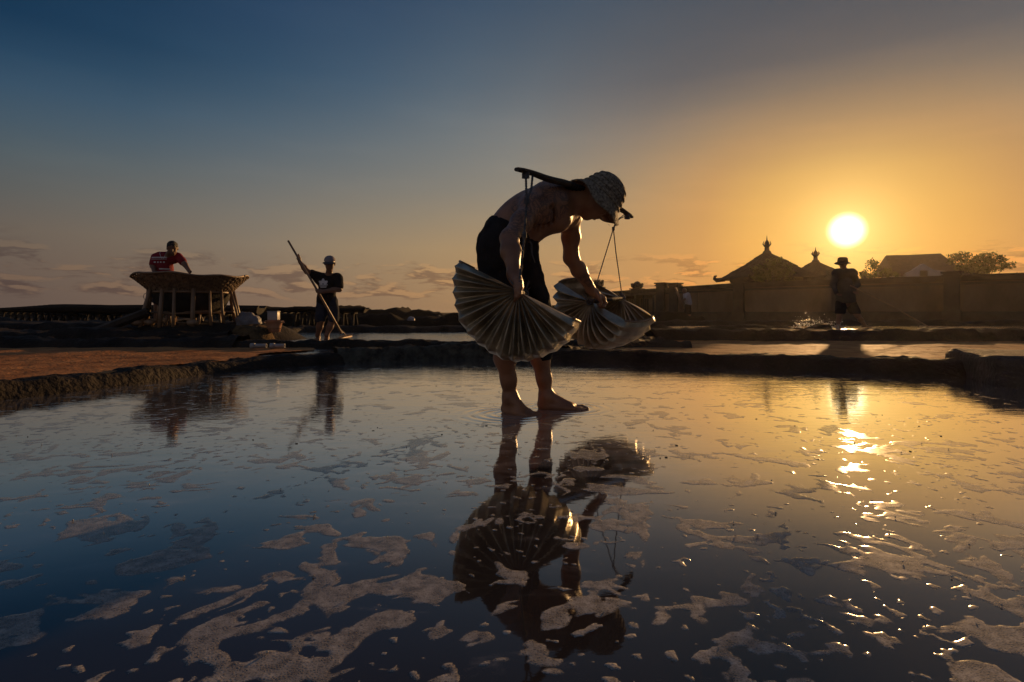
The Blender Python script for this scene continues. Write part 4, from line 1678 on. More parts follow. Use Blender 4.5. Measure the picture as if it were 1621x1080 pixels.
def red_man():
    d = 10.25
    org = np.array([P(262, 0, d)[0], d, .28])
    root = thing('person', 'man in red sports shirt leaning an arm on the rim of the woven funnel', 'person', tuple(org))
    Q = lambda px, py, dd=d: P(px, py, dd) - org
    S = SDF((-.42, -.5, -.02), (.62, .4, 1.62), .0085)
    for x, o in ((249, .0), (268, .06)):
        S.chain([Q(x + 4, 440), Q(x, 474, 10.2), Q(x - 2, 505)], [.095, .06, .036], .03)
        a_ = Q(x - 2, 508)
        for t in (-.026, 0, .026):
            S.cap([a_[0], a_[1] + .05, .03], [a_[0] + t, a_[1] - .15, .02], .032, .014, .015)
    S.cap(Q(259, 436), Q(261, 424, 10.2), .118, .116, .06)
    S.cap(Q(254, 408, 10.17), Q(275, 408, 10.17), .088, .088, .07)
    S.cap(Q(266, 406, 10.12), Q(271, 398, 10.04), .058, .055, .04)
    h, A = head_sdf(S, Q(273, 393.5, 9.99), (.12, -.35, 1), (.55, -1, -.75), 1.05)
    s2, e2, w2 = Q(282, 407, 10.14), Q(293, 419, 10.02), Q(300, 430, 9.98)
    S.ell(s2, (.06, .06, .06), None, .04)
    S.chain([s2, e2, w2], [.058, .043, .03], .03)
    small_hand(S, w2, Q(303, 432.5, 9.93) - w2, (1, 0, .3))
    s1, e1, w1 = Q(246, 408, 10.16), Q(242, 421, 10.1), Q(245, 433, 10.0)
    S.ell(s1, (.06, .06, .06), None, .04)
    S.chain([s1, e1, w1], [.058, .043, .03], .03)
    small_hand(S, w1, Q(248, 438, 9.94) - w1, (1, -.3, 0))
    S.mesh('body', M_SKIN2, root)
    T = SDF((-.42, -.4, .65), (.5, .4, 1.5), .010)
    T.cap(Q(259, 440), Q(261, 424, 10.2), .142, .138, .06)
    T.cap(Q(254, 408, 10.17), Q(275, 408, 10.17), .110, .110, .07)
    T.cap(s2, s2 * .35 + e2 * .65, .076, .068, .04).cap(s1, s1 * .25 + e1 * .75, .076, .068, .04)
    T.rough(.008, 9, 12.)
    T.ell(Q(269, 399.5, 10.08), (.085, .09, .05), None, .01, cut=True)
    tee = T.mesh('sports_shirt', M_RED, root)
    T = SDF((-.35, -.4, .35), (.4, .4, 1.0), .011)
    T.cap(Q(258, 440), Q(250, 474, 10.2), .12, .10, .05).cap(Q(264, 440), Q(268, 474, 10.2), .12, .10, .05)
    T.rough(.012, 9, 5.)
    T.mesh('shorts', M_NAVY, root)
    T = SDF((-.1, -.45, 1.2), (.42, .05, 1.62), .008)
    up, fc, sd = A
    T.ell(h(.040, -.014), (.092, .104, .086), A, .02)
    T.ell(h(-.03, .075), (.09, .06, .075), A, .02, cut=True)
    T.rough(.010, 40, 2.)
    T.mesh('hair', M_HAIR, root)
    fs = []
    for py, x0, x1, th in ((409.2, 250, 274, .008), (411.8, 250, 274, .004), (416.5, 254, 272, .012), (427, 262, 276, .010)):
        n = 8
        for i in range(n):
            if th == .012 and i % 2:
                continue
            a, b = Q(x0 + (x1 - x0) * i / n, py), Q(x0 + (x1 - x0) * (i + 1) / n, py)
            fs.append([(a[0], a[2] - th), (b[0], b[2] - th), (b[0], b[2] + th), (a[0], a[2] + th)])
    for s_ in (-1, 1):                                   # white V collar
        for i in range(4):
            x = .012 + .016 * i
            z = 1.215 + .03 * i
            q = Q(268, 404)
            fs.append([(q[0] + s_ * x, q[2] - .09 + .03 * i), (q[0] + s_ * (x + .018), q[2] - .06 + .03 * i), (q[0] + s_ * (x + .018), q[2] - .045 + .03 * i), (q[0] + s_ * x, q[2] - .075 + .03 * i)])
    tag(project(fs, tee, 'shirt_print', M_PRINT, tee, -1), kind='stuff')


red_man()


def hat_man():
    d = 12.7
    org = np.array([P(1340, 0, d)[0], d, .19])
    root = thing('person', 'silhouetted worker in brimmed hat and long loose shirt striding below the sun', 'person', tuple(org))
    Q = lambda px, py, dd=d: P(px, py, dd) - org
    S = SDF((-.5, -.45, -.03), (.66, .5, 1.72), .010)
    for hp, kp, ap in ((Q(1332, 482), Q(1329, 501, 12.68), Q(1327, 515, 12.72)), (Q(1346, 482), Q(1358, 500, 12.62), Q(1369, 515, 12.74))):
        S.chain([hp, kp], [.09, .058], .04).chain([kp, kp * .6 + ap * .4, ap], [.056, .055, .036], .03)
        for t in (-.028, 0, .028):
            S.cap([ap[0] - .01, ap[1] + .04, .02], [ap[0] + .06 + t, ap[1] - .14, .005], .032, .014, .015)
    S.cap(Q(1338, 478), Q(1337, 452), .13, .13, .06)
    S.cap(Q(1327, 432), Q(1347, 432), .10, .10, .07)
    S.cap(Q(1336, 430), Q(1335, 420, 12.66), .058, .055, .04)
    h, A = head_sdf(S, Q(1334, 418, 12.64), (-.05, -.15, 1), (-.3, -1, -.3), 1.05)
    s1, e1, w1 = Q(1323, 434), Q(1319, 450, 12.68), Q(1324, 464, 12.55)
    s2, e2, w2 = Q(1351, 434), Q(1357, 450, 12.72), Q(1350, 461, 12.52)
    for s_, e_, w_ in ((s1, e1, w1), (s2, e2, w2)):
        S.chain([s_, e_, w_], [.06, .045, .03], .04)
        small_hand(S, w_, np.array([.25, -.6, -.5]), (1, 0, -.4))
    S.mesh('body', M_SKIN2, root)
    T = SDF((-.5, -.45, .42), (.55, .45, 1.5), .011)
    T.cap(Q(1338, 470), Q(1337, 450), .165, .155, .06)
    T.cap(Q(1327, 433), Q(1347, 433), .122, .122, .07)
    for s_, e_, w_ in ((s1, e1, w1), (s2, e2, w2)):
        T.chain([s_, e_, w_], [.078, .062, .046], .04)
    T.cap(Q(1338, 470), Q(1339, 474), .19, .20, .06)
    T.rough(.016, 8, 2.)
    T.plane(Q(1338, 480), (0, 0, -1)).plane(Q(1336, 425), (0, 0, 1))
    T.mesh('loose_shirt', M_OLIVE, root)
    T = SDF((-.4, -.4, .25), (.5, .45, .75), .011)
    T.cap(Q(1332, 480), Q(1330, 494, 12.68), .12, .105, .05).cap(Q(1346, 480), Q(1354, 494, 12.64), .12, .105, .05)
    T.plane(Q(1338, 497), (0, 0, -1))
    T.mesh('shorts', M_SHORTS, root)
    up, fc, sd = A
    c = h(.035, -.005)
    V, F = [], []
    rings = [(.178, -.030), (.150, -.010), (.118, .006), (.112, .05), (.104, .095), (.07, .112), (.012, .112)]
    n = 32
    for r, z in rings:
        for j in range(n):
            t = 2 * math.pi * j / n
            V.append(c + (fc * math.cos(t) + sd * math.sin(t) * .92) * r * (1 + .02 * math.sin(3 * t)) + up * (z + .01 * math.sin(2 * t) * (r > .14)))
    for i in range(len(rings) - 1):
        for j in range(n):
            F.append((i * n + j, i * n + (j + 1) % n, (i + 1) * n + (j + 1) % n, (i + 1) * n + j))
    F.append(list(range((len(rings) - 1) * n, len(rings) * n)))
    o = mesh_np('brimmed_hat', V, F, M_SHORTS, root, True)
    o.modifiers.new('t', 'SOLIDIFY').thickness = .006
    a, b = P(1346, 452, 12.45), P(1471, 518, 12.3)
    r = thing('rake', 'long pole rake trailing to the right of the silhouetted worker under the sun', 'rake', tuple(b))
    tube_obj('handle', [np.array(a) - b, (np.array(a) - b) * .5 + [0, 0, .03], np.zeros(3)], [.014, .015, .014], M_BAMBOO, r, 6)
    tube_obj('head', [[-.05, -.35, .0], [.05, .35, .0]], .025, M_BAMBOO, r, 6)


hat_man()


def far_walker():
    d = 27.
    org = np.array([P(1088, 0, d)[0], d, .16])
    root = thing('person', 'small far worker in pale shirt bending over a pole before the wall', 'person', tuple(org))
    Q = lambda px, py, dd=d: P(px, py, dd) - org
    S = SDF((-.55, -.4, -.02), (.5, .4, 1.55), .018)
    for x in (1087, 1091):
        S.chain([Q(1089, 484), Q(x, 495), Q(x + 1, 506)], [.10, .065, .045], .03)
        S.cap(Q(x + 1, 506), Q(x - 2, 507, 26.85), .045, .03, .02)
    S.cap(Q(1090, 482), Q(1087, 468), .13, .15, .06)
    S.cap(Q(1086, 466), Q(1085, 463), .07, .06, .04)
    head_sdf(S, Q(1083.5, 460.5), (-.2, 0, 1), (-1, -.3, -.4), 1.1)
    for y in (-.15, .15):
        e_, w_ = Q(1084, 474, 26.85 + y), Q(1079, 478, 26.85 + y * .5)
        S.chain([Q(1087, 467, 27 + y), e_, w_], [.065, .05, .035], .03)
        small_hand(S, w_, np.array([-1., -.2, -.3]), (0, 1, .3), .014)
    S.mesh('body', M_SKIN2, root)
    T = SDF((-.4, -.4, .6), (.4, .4, 1.4), .018)
    T.cap(Q(1090, 480), Q(1087, 468), .16, .175, .06)
    for y in (-.15, .15):
        T.cap(Q(1087, 467, 27 + y), Q(1085, 473, 26.9 + y), .09, .08, .05)
    T.plane(Q(1086, 464), (-.3, 0, 1))
    T.mesh('pale_shirt', M_PALE, root)
    T = SDF((-.4, -.4, .2), (.4, .4, .9), .018)
    T.cap(Q(1089, 484), Q(1087, 495), .13, .11, .05).cap(Q(1089, 484), Q(1091, 495), .13, .11, .05)
    T.mesh('shorts', M_SHORTS, root)
    a, b = P(1069, 455, 26.7), P(1082, 489, 26.7)
    r = thing('pole', 'slanting bamboo pole in the hands of the small far worker by the wall', 'pole', tuple(b))
    tube_obj('shaft', [np.array(a) - b, np.zeros(3)], [.045, .05], M_BAMBOO, r, 8)


far_walker()


def splash():
    """water and wet sand flung up beside the striding worker"""
    bm = bmesh.new()
    for i in range(330):
        t = random.random()
        x = -.75 + t * .95 + random.gauss(0, .06)
        z = max(.004, abs(random.gauss(0, .085)) * (1.2 - t * .5) + .30 * max(0, random.random() - .72))
        r = random.uniform(.004, .011) * (1 if z > .1 else 1.3)
        bmesh.ops.create_icosphere(bm, subdivisions=1, radius=r, matrix=Matrix.Translation((x, random.gauss(0, .12), z)) @ Matrix.Diagonal((random.uniform(.8, 2.), 1, random.uniform(.7, 1.4), 1)))
    m = bpy.data.materials.new('flying_water')
    m.use_nodes = True
    b = m.node_tree.nodes['Principled BSDF']
    b.inputs['Base Color'].default_value = (.9, .88, .85, 1)
    b.inputs['Transmission Weight'].default_value = .7
    b.inputs['Roughness'].default_value = .2
    b.inputs['IOR'].default_value = 1.33
    o = bm_obj('splash', bm, m, None, True)
    p = P(1312, 0, 12.5)
    o.location = (p[0], 12.5, .185)
    tag(o, kind='stuff', label='spray of bright water drops flung up at the silhouetted worker\'s feet')


splash()

# ------------------------------------------------------------------ salt troughs on their trestles
M_TROUGH = mat('split_palm_log', (.032, .027, .024), .8, .5, 5, .6, 24, spec=.25, stretch=(.25, 1, 1))


def make_trough(Lx, w, h, zt, label, group, legs=True):
    """half a palm trunk hollowed out, carried on crossed posts; runs along +x from its left end"""
    root = thing('salt_trough', label, 'salt trough', (0, 0, 0), 0, group)
    n, K = 14, 12
    V, F = [], []
    outer = [(-w, 0), (-w * .97, -h * .35), (-w * .75, -h * .75), (-w * .3, -h), (w * .3, -h), (w * .75, -h * .75), (w * .97, -h * .35), (w, 0), (w * .8, 0), (w * .6, -h * .28), (-w * .6, -h * .28), (-w * .8, 0)]
    for i in range(n):
        t = i / (n - 1)
        for y, z in outer:
            q = np.array([t * Lx, y, z])
            sl = .06 * (z / h) * (1 if t < .5 else -1) if i in (0, n - 1) else 0
            V.append((t * Lx - sl * 1.5, y * (1 + .06 * math.sin(t * 9 + zt * 30)), zt + z + .012 * math.sin(t * 5 + 1) + .008 * math.sin(t * 17)))
    for i in range(n - 1):
        for j in range(K):
            F.append((i * K + j, (i + 1) * K + j, (i + 1) * K + (j + 1) % K, i * K + (j + 1) % K))
    F.append(list(range(K)))
    F.append(list(range(n * K - 1, (n - 1) * K - 1, -1)))
    mesh_np('log', V, F, M_TROUGH, root, False)
    if legs:
        for x in np.linspace(.35, Lx - .35, max(2, int(Lx / 1.5) + 1)):
            for s_ in (-1, 1):
                tube_obj('leg', [(x + random.uniform(-.03, .03), s_ * w * 1.3, 0.), (x, s_ * w * .35, zt - h + .03)], [.042, .036], M_DARKWOOD, root, 6)
            tube_obj('cross_bar', [(x, -w * 1.1, zt - h - .02), (x, w * 1.1, zt - h - .015)], .03, M_DARKWOOD, root, 6)
    return root


def copy_tree(o, parent=None):
    c = o.copy()
    COL.objects.link(c)
    if parent is not None:
        c.parent = parent
    for ch in list(o.children):
        copy_tree(ch, c)
    return c


def set_row(first, places, labels):
    for i, (x, y, z, rz) in enumerate(places):
        o = first if i == 0 else copy_tree(first)
        o.location = (x, y, z)
        o.rotation_euler = (0, 0, rz)
        o['label'] = labels[i]


ORD = ['nearest', 'second', 'third', 'fourth', 'fifth', 'sixth', 'seventh', 'eighth', 'ninth', 'tenth', 'eleventh']
left = []
for k in range(11):
    yy = 12.6 * (1.085 ** k)
    xl = (91 - k * 9.2 - 810.5) / 900 * yy
    left.append((xl, yy, .02 + .005 * k, random.uniform(-.015, .015)))
t0 = make_trough(4.55, .24, .20, .665, 'x', 'split log salt troughs in the left row')
set_row(t0, left, ['split palm log salt trough behind the funnel, nearest of the left row'] + ['split palm log salt trough in the left row, %s from the front' % ORD[k] for k in range(1, 11)])
mid = []
for k in range(7):
    yy = 14.2 * (1.075 ** k)
    xl = (470 - k * 9.5 - 810.5) / 900 * yy
    mid.append((xl, yy, 0.0 + .0 * k, random.uniform(-.015, .015)))
t1 = make_trough(1.78, .20, .13, .655, 'x', 'split log salt troughs behind the rake man')
set_row(t1, mid, ['short split log salt trough right behind the man with the rake'] + ['short split log salt trough, %s from the front behind the rake man' % ORD[k] for k in range(1, 7)])

# leaning palm log, tub, box, sack, pipes and other things lying about
a, b = P(153, 525, 8.5), P(228, 496, 8.75)
r = thing('palm_log', 'half palm log leaning as a ramp on the left side of the mound', 'log', tuple(a))
bm = bmesh.new()
v = np.array(b) - a
sd = np.cross(v, (0, 0, 1))
sd /= np.linalg.norm(sd)
up = np.cross(sd, v / np.linalg.norm(v))
rings = []
for t in np.linspace(0, 1.1, 9):
    rings.append([bm.verts.new(v * t + sd * x * .13 + up * z * .07) for x, z in ((-1, .6), (-.7, 1), (.7, .9), (1, .5), (.9, -.4), (.4, -1), (-.5, -1), (-.95, -.3))])
for p, q in zip(rings, rings[1:]):
    for k in range(8):
        bm.faces.new((p[k], p[(k + 1) % 8], q[(k + 1) % 8], q[k]))
bm.faces.new(rings[0][::-1])
bm.faces.new(rings[-1])
bm_obj('trunk', bm, M_WOOD, r)

M_ORANGE = mat('faded_orange_plastic', (.50, .26, .15), .45, .12, 5, .1, 20, spec=.4, transl=.25)
M_PLASTIC = mat('off_white_plastic', (.36, .33, .32), .45, .15, 5, .1, 20, spec=.4, transl=.2)


def tub():
    p = P(434, 526, 8.9)
    r = thing('plastic_tub', 'orange plastic tub beside the brown earth heap', 'tub', tuple(p))
    V, F = [], []
    n = 32
    prof = [(.0, 0), (.088, 0), (.105, .08), (.124, .165), (.134, .167), (.134, .182), (.118, .182), (.10, .05), (0, .04)]
    for rr, z in prof:
        for j in range(n):
            t = 2 * math.pi * j / n
            V.append((max(rr, .001) * math.cos(t), max(rr, .001) * math.sin(t), z))
    for i in range(len(prof) - 1):
        for j in range(n):
            F.append((i * n + j, i * n + (j + 1) % n, (i + 1) * n + (j + 1) % n, (i + 1) * n + j))
    mesh_np('shell', V, F, M_ORANGE, r, True)
    for s_ in (-1, 1):
        tube_obj('handle', [(s_ * .132, -.04, .165), (s_ * .150, -.02, .15), (s_ * .150, .02, .15), (s_ * .132, .04, .165)], .007, M_ORANGE, r, 6)
    q = p + np.array([-.015, .02, .186])
    r = thing('plastic_container', 'small off-white plastic container standing on top of the orange tub', 'container', tuple(q))
    bm = bmesh.new()
    add_box(bm, (0, 0, .068), (.155, .12, .132), bevel=.012)
    bm_obj('shell', bm, M_PLASTIC, r, True)
    bm = bmesh.new()
    add_box(bm, (0, 0, .139), (.165, .13, .012), bevel=.004)
    bm_obj('lid', bm, M_PLASTIC, r, True)


tub()


def soft_sack(name, label, cat, p, s, m, seed):
    bm = bmesh.new()
    bmesh.ops.create_icosphere(bm, subdivisions=4, radius=1)
    co = np.array([v.co for v in bm.verts])
    dsp = (fbm(co * 2.2 + seed, 3) - .5) * .55 + (fbm(co * 6 + seed, 2) - .5) * .16
    for v, k in zip(bm.verts, dsp):
        v.co = Vector((v.co.x * s[0], v.co.y * s[1], max(-.35, v.co.z) * s[2])) * (1 + k)
    o = bm_obj(name, bm, m, None, True)
    o.location = p
    return tag(o, label, cat)


p = P(393, 512, 9.35)
soft_sack('draped_tarp', 'crumpled pale grey tarp draped beside the right posts of the funnel', 'tarp', tuple(p), (.20, .17, .19), mat('grey_tarp', (.16, .15, .15), .6, .3, 8, .5, 30), 4.)
p = P(651, 506, 15.2)
soft_sack('sack', 'small white sack lying on the dark bank right of the troughs', 'sack', tuple(p), (.10, .09, .08), M_PLASTIC, 9.)
for i, (x0, x1, lab) in enumerate(((397, 422, 'white plastic drain pipe in the mud bank, left one of the pair'), (428, 451, 'white plastic drain pipe in the mud bank, right one of the pair'))):
    a, b = P(x0, 547.5, 6.75), P(x1, 548.5, 6.75)
    r = thing('drain_pipe', lab, 'pipe', tuple(a), group='drain pipes in the mud bank')
    bm = bmesh.new()
    L_ = float(np.linalg.norm(b - a))
    V, F = [], []
    prof = [(.024, 0), (.024, L_), (.019, L_), (.019, 0)]
    for rr, x in prof:
        for j in range(16):
            t = 2 * math.pi * j / 16
            V.append((x, rr * math.cos(t), rr * math.sin(t)))
    for k in range(4):
        for j in range(16):
            F.append((k * 16 + j, k * 16 + (j + 1) % 16, ((k + 1) % 4) * 16 + (j + 1) % 16, ((k + 1) % 4) * 16 + j))
    mesh_np('tube', V, F, M_PLASTIC, r, True)
    V = [(x, rr * math.cos(2 * math.pi * j / 16), rr * math.sin(2 * math.pi * j / 16)) for rr, x in ((.024, .0), (.031, .0), (.031, .05), (.024, .05)) for j in range(16)]
    F = [(k * 16 + j, k * 16 + (j + 1) % 16, (k + 1) * 16 + (j + 1) % 16, (k + 1) * 16 + j) for k in range(3) for j in range(16)]
    mesh_np('collar', V, F, M_PLASTIC, r, True)


def mud_block():
    p0 = np.array([3.45, 4.05])
    bm = bmesh.new()
    bmesh.ops.create_cube(bm, size=1, matrix=Matrix.Translation((.55, .5, .085)) @ Matrix.Diagonal((1.1, 1.0, .25, 1)))
    bmesh.ops.bevel(bm, geom=bm.edges[:], offset=.05, segments=3, affect='EDGES', profile=.5)
    bmesh.ops.subdivide_edges(bm, edges=bm.edges[:], cuts=5, use_grid_fill=True)
    bmesh.ops.triangulate(bm, faces=[f for f in bm.faces if len(f.verts) > 4])
    bm.normal_update()
    co = np.array([v.co for v in bm.verts])
    dn = (fbm(co * 9, 4) - .5) * .05 + (fbm(co * 30, 2) - .5) * .014
    for v, k in zip(bm.verts, dn):
        v.co += v.normal * k
    o = bm_obj('mud_block', bm, mat('mud_plaster_block', (.06, .048, .038), .8, .5, 6, 1., 30, spec=.3, dist=.02), None, True)
    o.location = (p0[0], p0[1], 0)
    o.rotation_euler = (0, 0, R(-20))
    tag(o, 'low square mud-plastered block at the right edge of the pool', 'block')


mud_block()

# ------------------------------------------------------------------ boundary wall with pillars
def wall():
    root = thing('boundary_wall', 'long weathered plaster wall with pillars running below the thatched roofs', 'wall', (10.7, 26.8, 0))
    org = np.array([10.7, 26.8])
    pts = [(24.5, 13.84), (19.0, 19.0), (16.5, 21.35), (10.7, 26.8), (8.7, 32.05), (7.64, 34.84), (5.9, 39.4), (4.6, 42.8)]
    zt = 1.86
    for (a, b) in zip(pts, pts[1:]):
        a, b = np.array(a) - org, np.array(b) - org
        dv = b - a
        L_ = np.linalg.norm(dv)
        an = math.atan2(dv[1], dv[0])
        nseg = max(1, int(round(L_ / 3.2)))
        for k in range(nseg):
            c = a + dv * (k + .5) / nseg
            sl = L_ / nseg
            bm = bmesh.new()
            add_box(bm, (c[0], c[1], .80), (sl - .004, .20, 1.76), an)
            bm_obj('wall_panel', bm, M_WALL, root)
            bm = bmesh.new()
            add_box(bm, (c[0], c[1], .30), (sl - .004, .34, .52), an, bevel=.02)
            bm_obj('plinth', bm, M_COPING, root)
            bm = bmesh.new()
            add_box(bm, (c[0], c[1], zt - .09), (sl - .004, .34, .16), an, bevel=.015)
            add_box(bm, (c[0], c[1], zt + .02), (sl - .008, .44, .07), an, bevel=.02)
            add_box(bm, (c[0], c[1], zt - .26), (sl - .012, .26, .10), an)
            bm_obj('coping', bm, M_COPING, root)
            # raised border round the sunk field
            bm = bmesh.new()
            ca, sa = math.cos(an), math.sin(an)
            for s_ in (-1, 1):
                e = c + np.array([ca, sa]) * s_ * (sl / 2 - .10)
                add_box(bm, (e[0], e[1], 1.05), (.16, .255, 1.0), an)
            bm_obj('border_strip', bm, M_WALL, root)

    def pillar(p, w, h, capk=0):
        p = np.array(p) - org
        an = R(-43)
        bm = bmesh.new()
        add_box(bm, (p[0], p[1], h / 2), (w, w, h), an, bevel=.02)
        o = bm_obj('pillar', bm, M_COPING, root)
        bm = bmesh.new()
        for z, s_, t in ((h + .03, 1.25, .07), (h + .10, 1.05, .06), (h + .16, 1.35, .07), (.35, 1.18, .5)):
            add_box(bm, (p[0], p[1], z), (w * s_, w * s_, t), an, bevel=.012)
        bm_obj('pillar_cap', bm, M_COPING, o)
        if capk:
            bm = bmesh.new()
            for k in range(9):
                t = 2 * math.pi * k / 9
                add_tube(bm, [(p[0], p[1], h + .18), (p[0] + math.cos(t) * w * .55, p[1] + math.sin(t) * w * .55, h + .38), (p[0] + math.cos(t) * w * .72, p[1] + math.sin(t) * w * .72, h + .55 * capk)], [w * .22, w * .25, w * .06], 6)
            bmesh.ops.create_icosphere(bm, subdivisions=2, radius=w * .5, matrix=Matrix.Translation((p[0], p[1], h + .38)))
            bm_obj('flower_finial', bm, M_COPING, o)
    pillar((10.7, 26.7), .48, 1.92)
    pillar((16.45, 21.25), .48, 1.86)
    pillar((8.5, 32.2), .50, 2.02)
    pillar((8.95, 31.2), .50, 1.95)
    pillar((7.64, 34.7), .52, 1.80, .9)
    pillar((5.9, 39.3), .60, 2.10, 1.2)


wall()

# low lean-to at the far end of the wall
p = P(1008, 0, 25.5)
r = thing('lean_to', 'low dark lean-to with sheet roof beside the far bucket, before the wall', 'shelter', (p[0], 25.5, .12))
bm = bmesh.new()
add_box(bm, (0, 0, 1.12), (1.45, 1.2, .05), rot=Matrix.Rotation(R(-6), 4, 'X') @ Matrix.Rotation(R(-2), 4, 'Y'))
bm_obj('roof_sheet', bm, M_WOOD, r)
for x in (-.62, -.2, .2, .62):
    tube_obj('post', [(x, -.5, 0), (x, -.5, 1.17)], .04, M_DARKWOOD, r, 6)
bm = bmesh.new()
for x in np.arange(-.6, .62, .1):
    add_box(bm, (x, .45, .52), (.085, .02, 1.0), jitter=.012)
bm_obj('back_boards', bm, M_DARKWOOD, r)

# ------------------------------------------------------------------ thatched pavilions and the house beyond the wall
def pavilion(label, c, w, z_eave, z_top, fin, rz):
    root = thing('pavilion', label, 'pavilion', (c[0], c[1], 0), rz, 'thatched pavilions beyond the wall')
    V, F = [], []
    rows = 11
    hw = w / 2
    for i in range(rows + 1):
        t = i / rows
        r_ = hw * (1 - t) ** 1.0 * (1 - .05 * math.sin(math.pi * t)) + .11
        z = z_eave + (z_top - z_eave) * t
        for z2, r2 in ((z, r_ + .06), (z + (z_top - z_eave) / rows * .92, r_ - hw / rows * .55)):
            for k in range(48):
                a = 2 * math.pi * k / 48 + math.pi / 4
                q = r2 / max(abs(math.cos(a)), abs(math.sin(a)))
                j = 1 + .012 * math.sin(k * 7.3 + i * 3.1)
                V.append((q * math.cos(a) * j, q * math.sin(a) * j, z2 + .02 * math.sin(k * 5.1 + i)))
    n = 48
    for i in range(2 * (rows + 1) - 1):
        for k in range(n):
            F.append((i * n + k, i * n + (k + 1) % n, (i + 1) * n + (k + 1) % n, (i + 1) * n + k))
    F.append(list(range(n))[::-1])
    F.append([(2 * rows + 1) * n + k for k in range(n)])
    roof = mesh_np('roof', V, F, M_THATCH, root, False)
    # finial: stacked rings and a crown of spikes
    pr = [(.24, 0), (.20, .10), (.13, .16), (.12, .34), (.17, .40), (.20, .46), (.12, .50), (.14, .56), (.09, .66), (.035, .74), (.008, fin)]
    V, F = [], []
    for rr, z in pr:
        for j in range(12):
            t = 2 * math.pi * j / 12
            V.append((rr * math.cos(t), rr * math.sin(t), z_top + z))
    for i in range(len(pr) - 1):
        for j in range(12):
            F.append((i * 12 + j, i * 12 + (j + 1) % 12, (i + 1) * 12 + (j + 1) % 12, (i + 1) * 12 + j))
    f_ = mesh_np('finial', V, F, M_ROOFTILE, roof, True)
    bm = bmesh.new()
    for k in range(6):
        t = 2 * math.pi * k / 6
        add_tube(bm, [(.12 * math.cos(t), .12 * math.sin(t), z_top + .40), (.23 * math.cos(t), .23 * math.sin(t), z_top + .52), (.18 * math.cos(t), .18 * math.sin(t), z_top + .68)], [.035, .03, .008], 5)
    bm_obj('finial_spikes', bm, M_ROOFTILE, f_)
    for k in range(4):                                     # curled corner ornaments
        a = math.pi / 4 + k * math.pi / 2
        q = (hw + .15) * math.sqrt(2)
        ca, sa = math.cos(a), math.sin(a)
        bm = bmesh.new()
        add_tube(bm, [(ca * (q - .5), sa * (q - .5), z_eave + .05), (ca * q, sa * q, z_eave + .02), (ca * (q + .12), sa * (q + .12), z_eave + .12), (ca * (q + .10), sa * (q + .10), z_eave + .25), (ca * (q - .02), sa * (q - .02), z_eave + .28)], [.12, .13, .11, .08, .04], 6)
        bm_obj('corner_curl', bm, M_ROOFTILE, roof)
    for sx in (-1, 1):
        for sy in (-1, 1):
            bm = bmesh.new()
            add_box(bm, (sx * hw * .72, sy * hw * .72, z_eave / 2), (.16, .16, z_eave + .2))
            bm_obj('post', bm, M_DARKWOOD, root)
    bm = bmesh.new()
    for s_ in (-1, 1):
        add_box(bm, (0, s_ * hw * .72, z_eave - .08), (w * .80, .14, .16))
        add_box(bm, (s_ * hw * .72, 0, z_eave - .085), (.139, w * .80, .15))
    bm_obj('eave_beams', bm, M_DARKWOOD, root)
    bm = bmesh.new()
    add_box(bm, (0, 0, .35), (w * .82, w * .82, .7), bevel=.03)
    bm_obj('platform', bm, M_COPING, root)


c = P(1214, 0, 32)
pavilion('larger thatched pavilion roof with crown finial, left of the silhouetted worker', (c[0], 32), 3.7, 2.42, 3.86, 1.0, R(6))
c = P(1291, 0, 36)
pavilion('smaller thatched pavilion roof partly hidden behind the silhouetted worker', (c[0], 36), 3.3, 2.42, 3.72, .95, R(14))


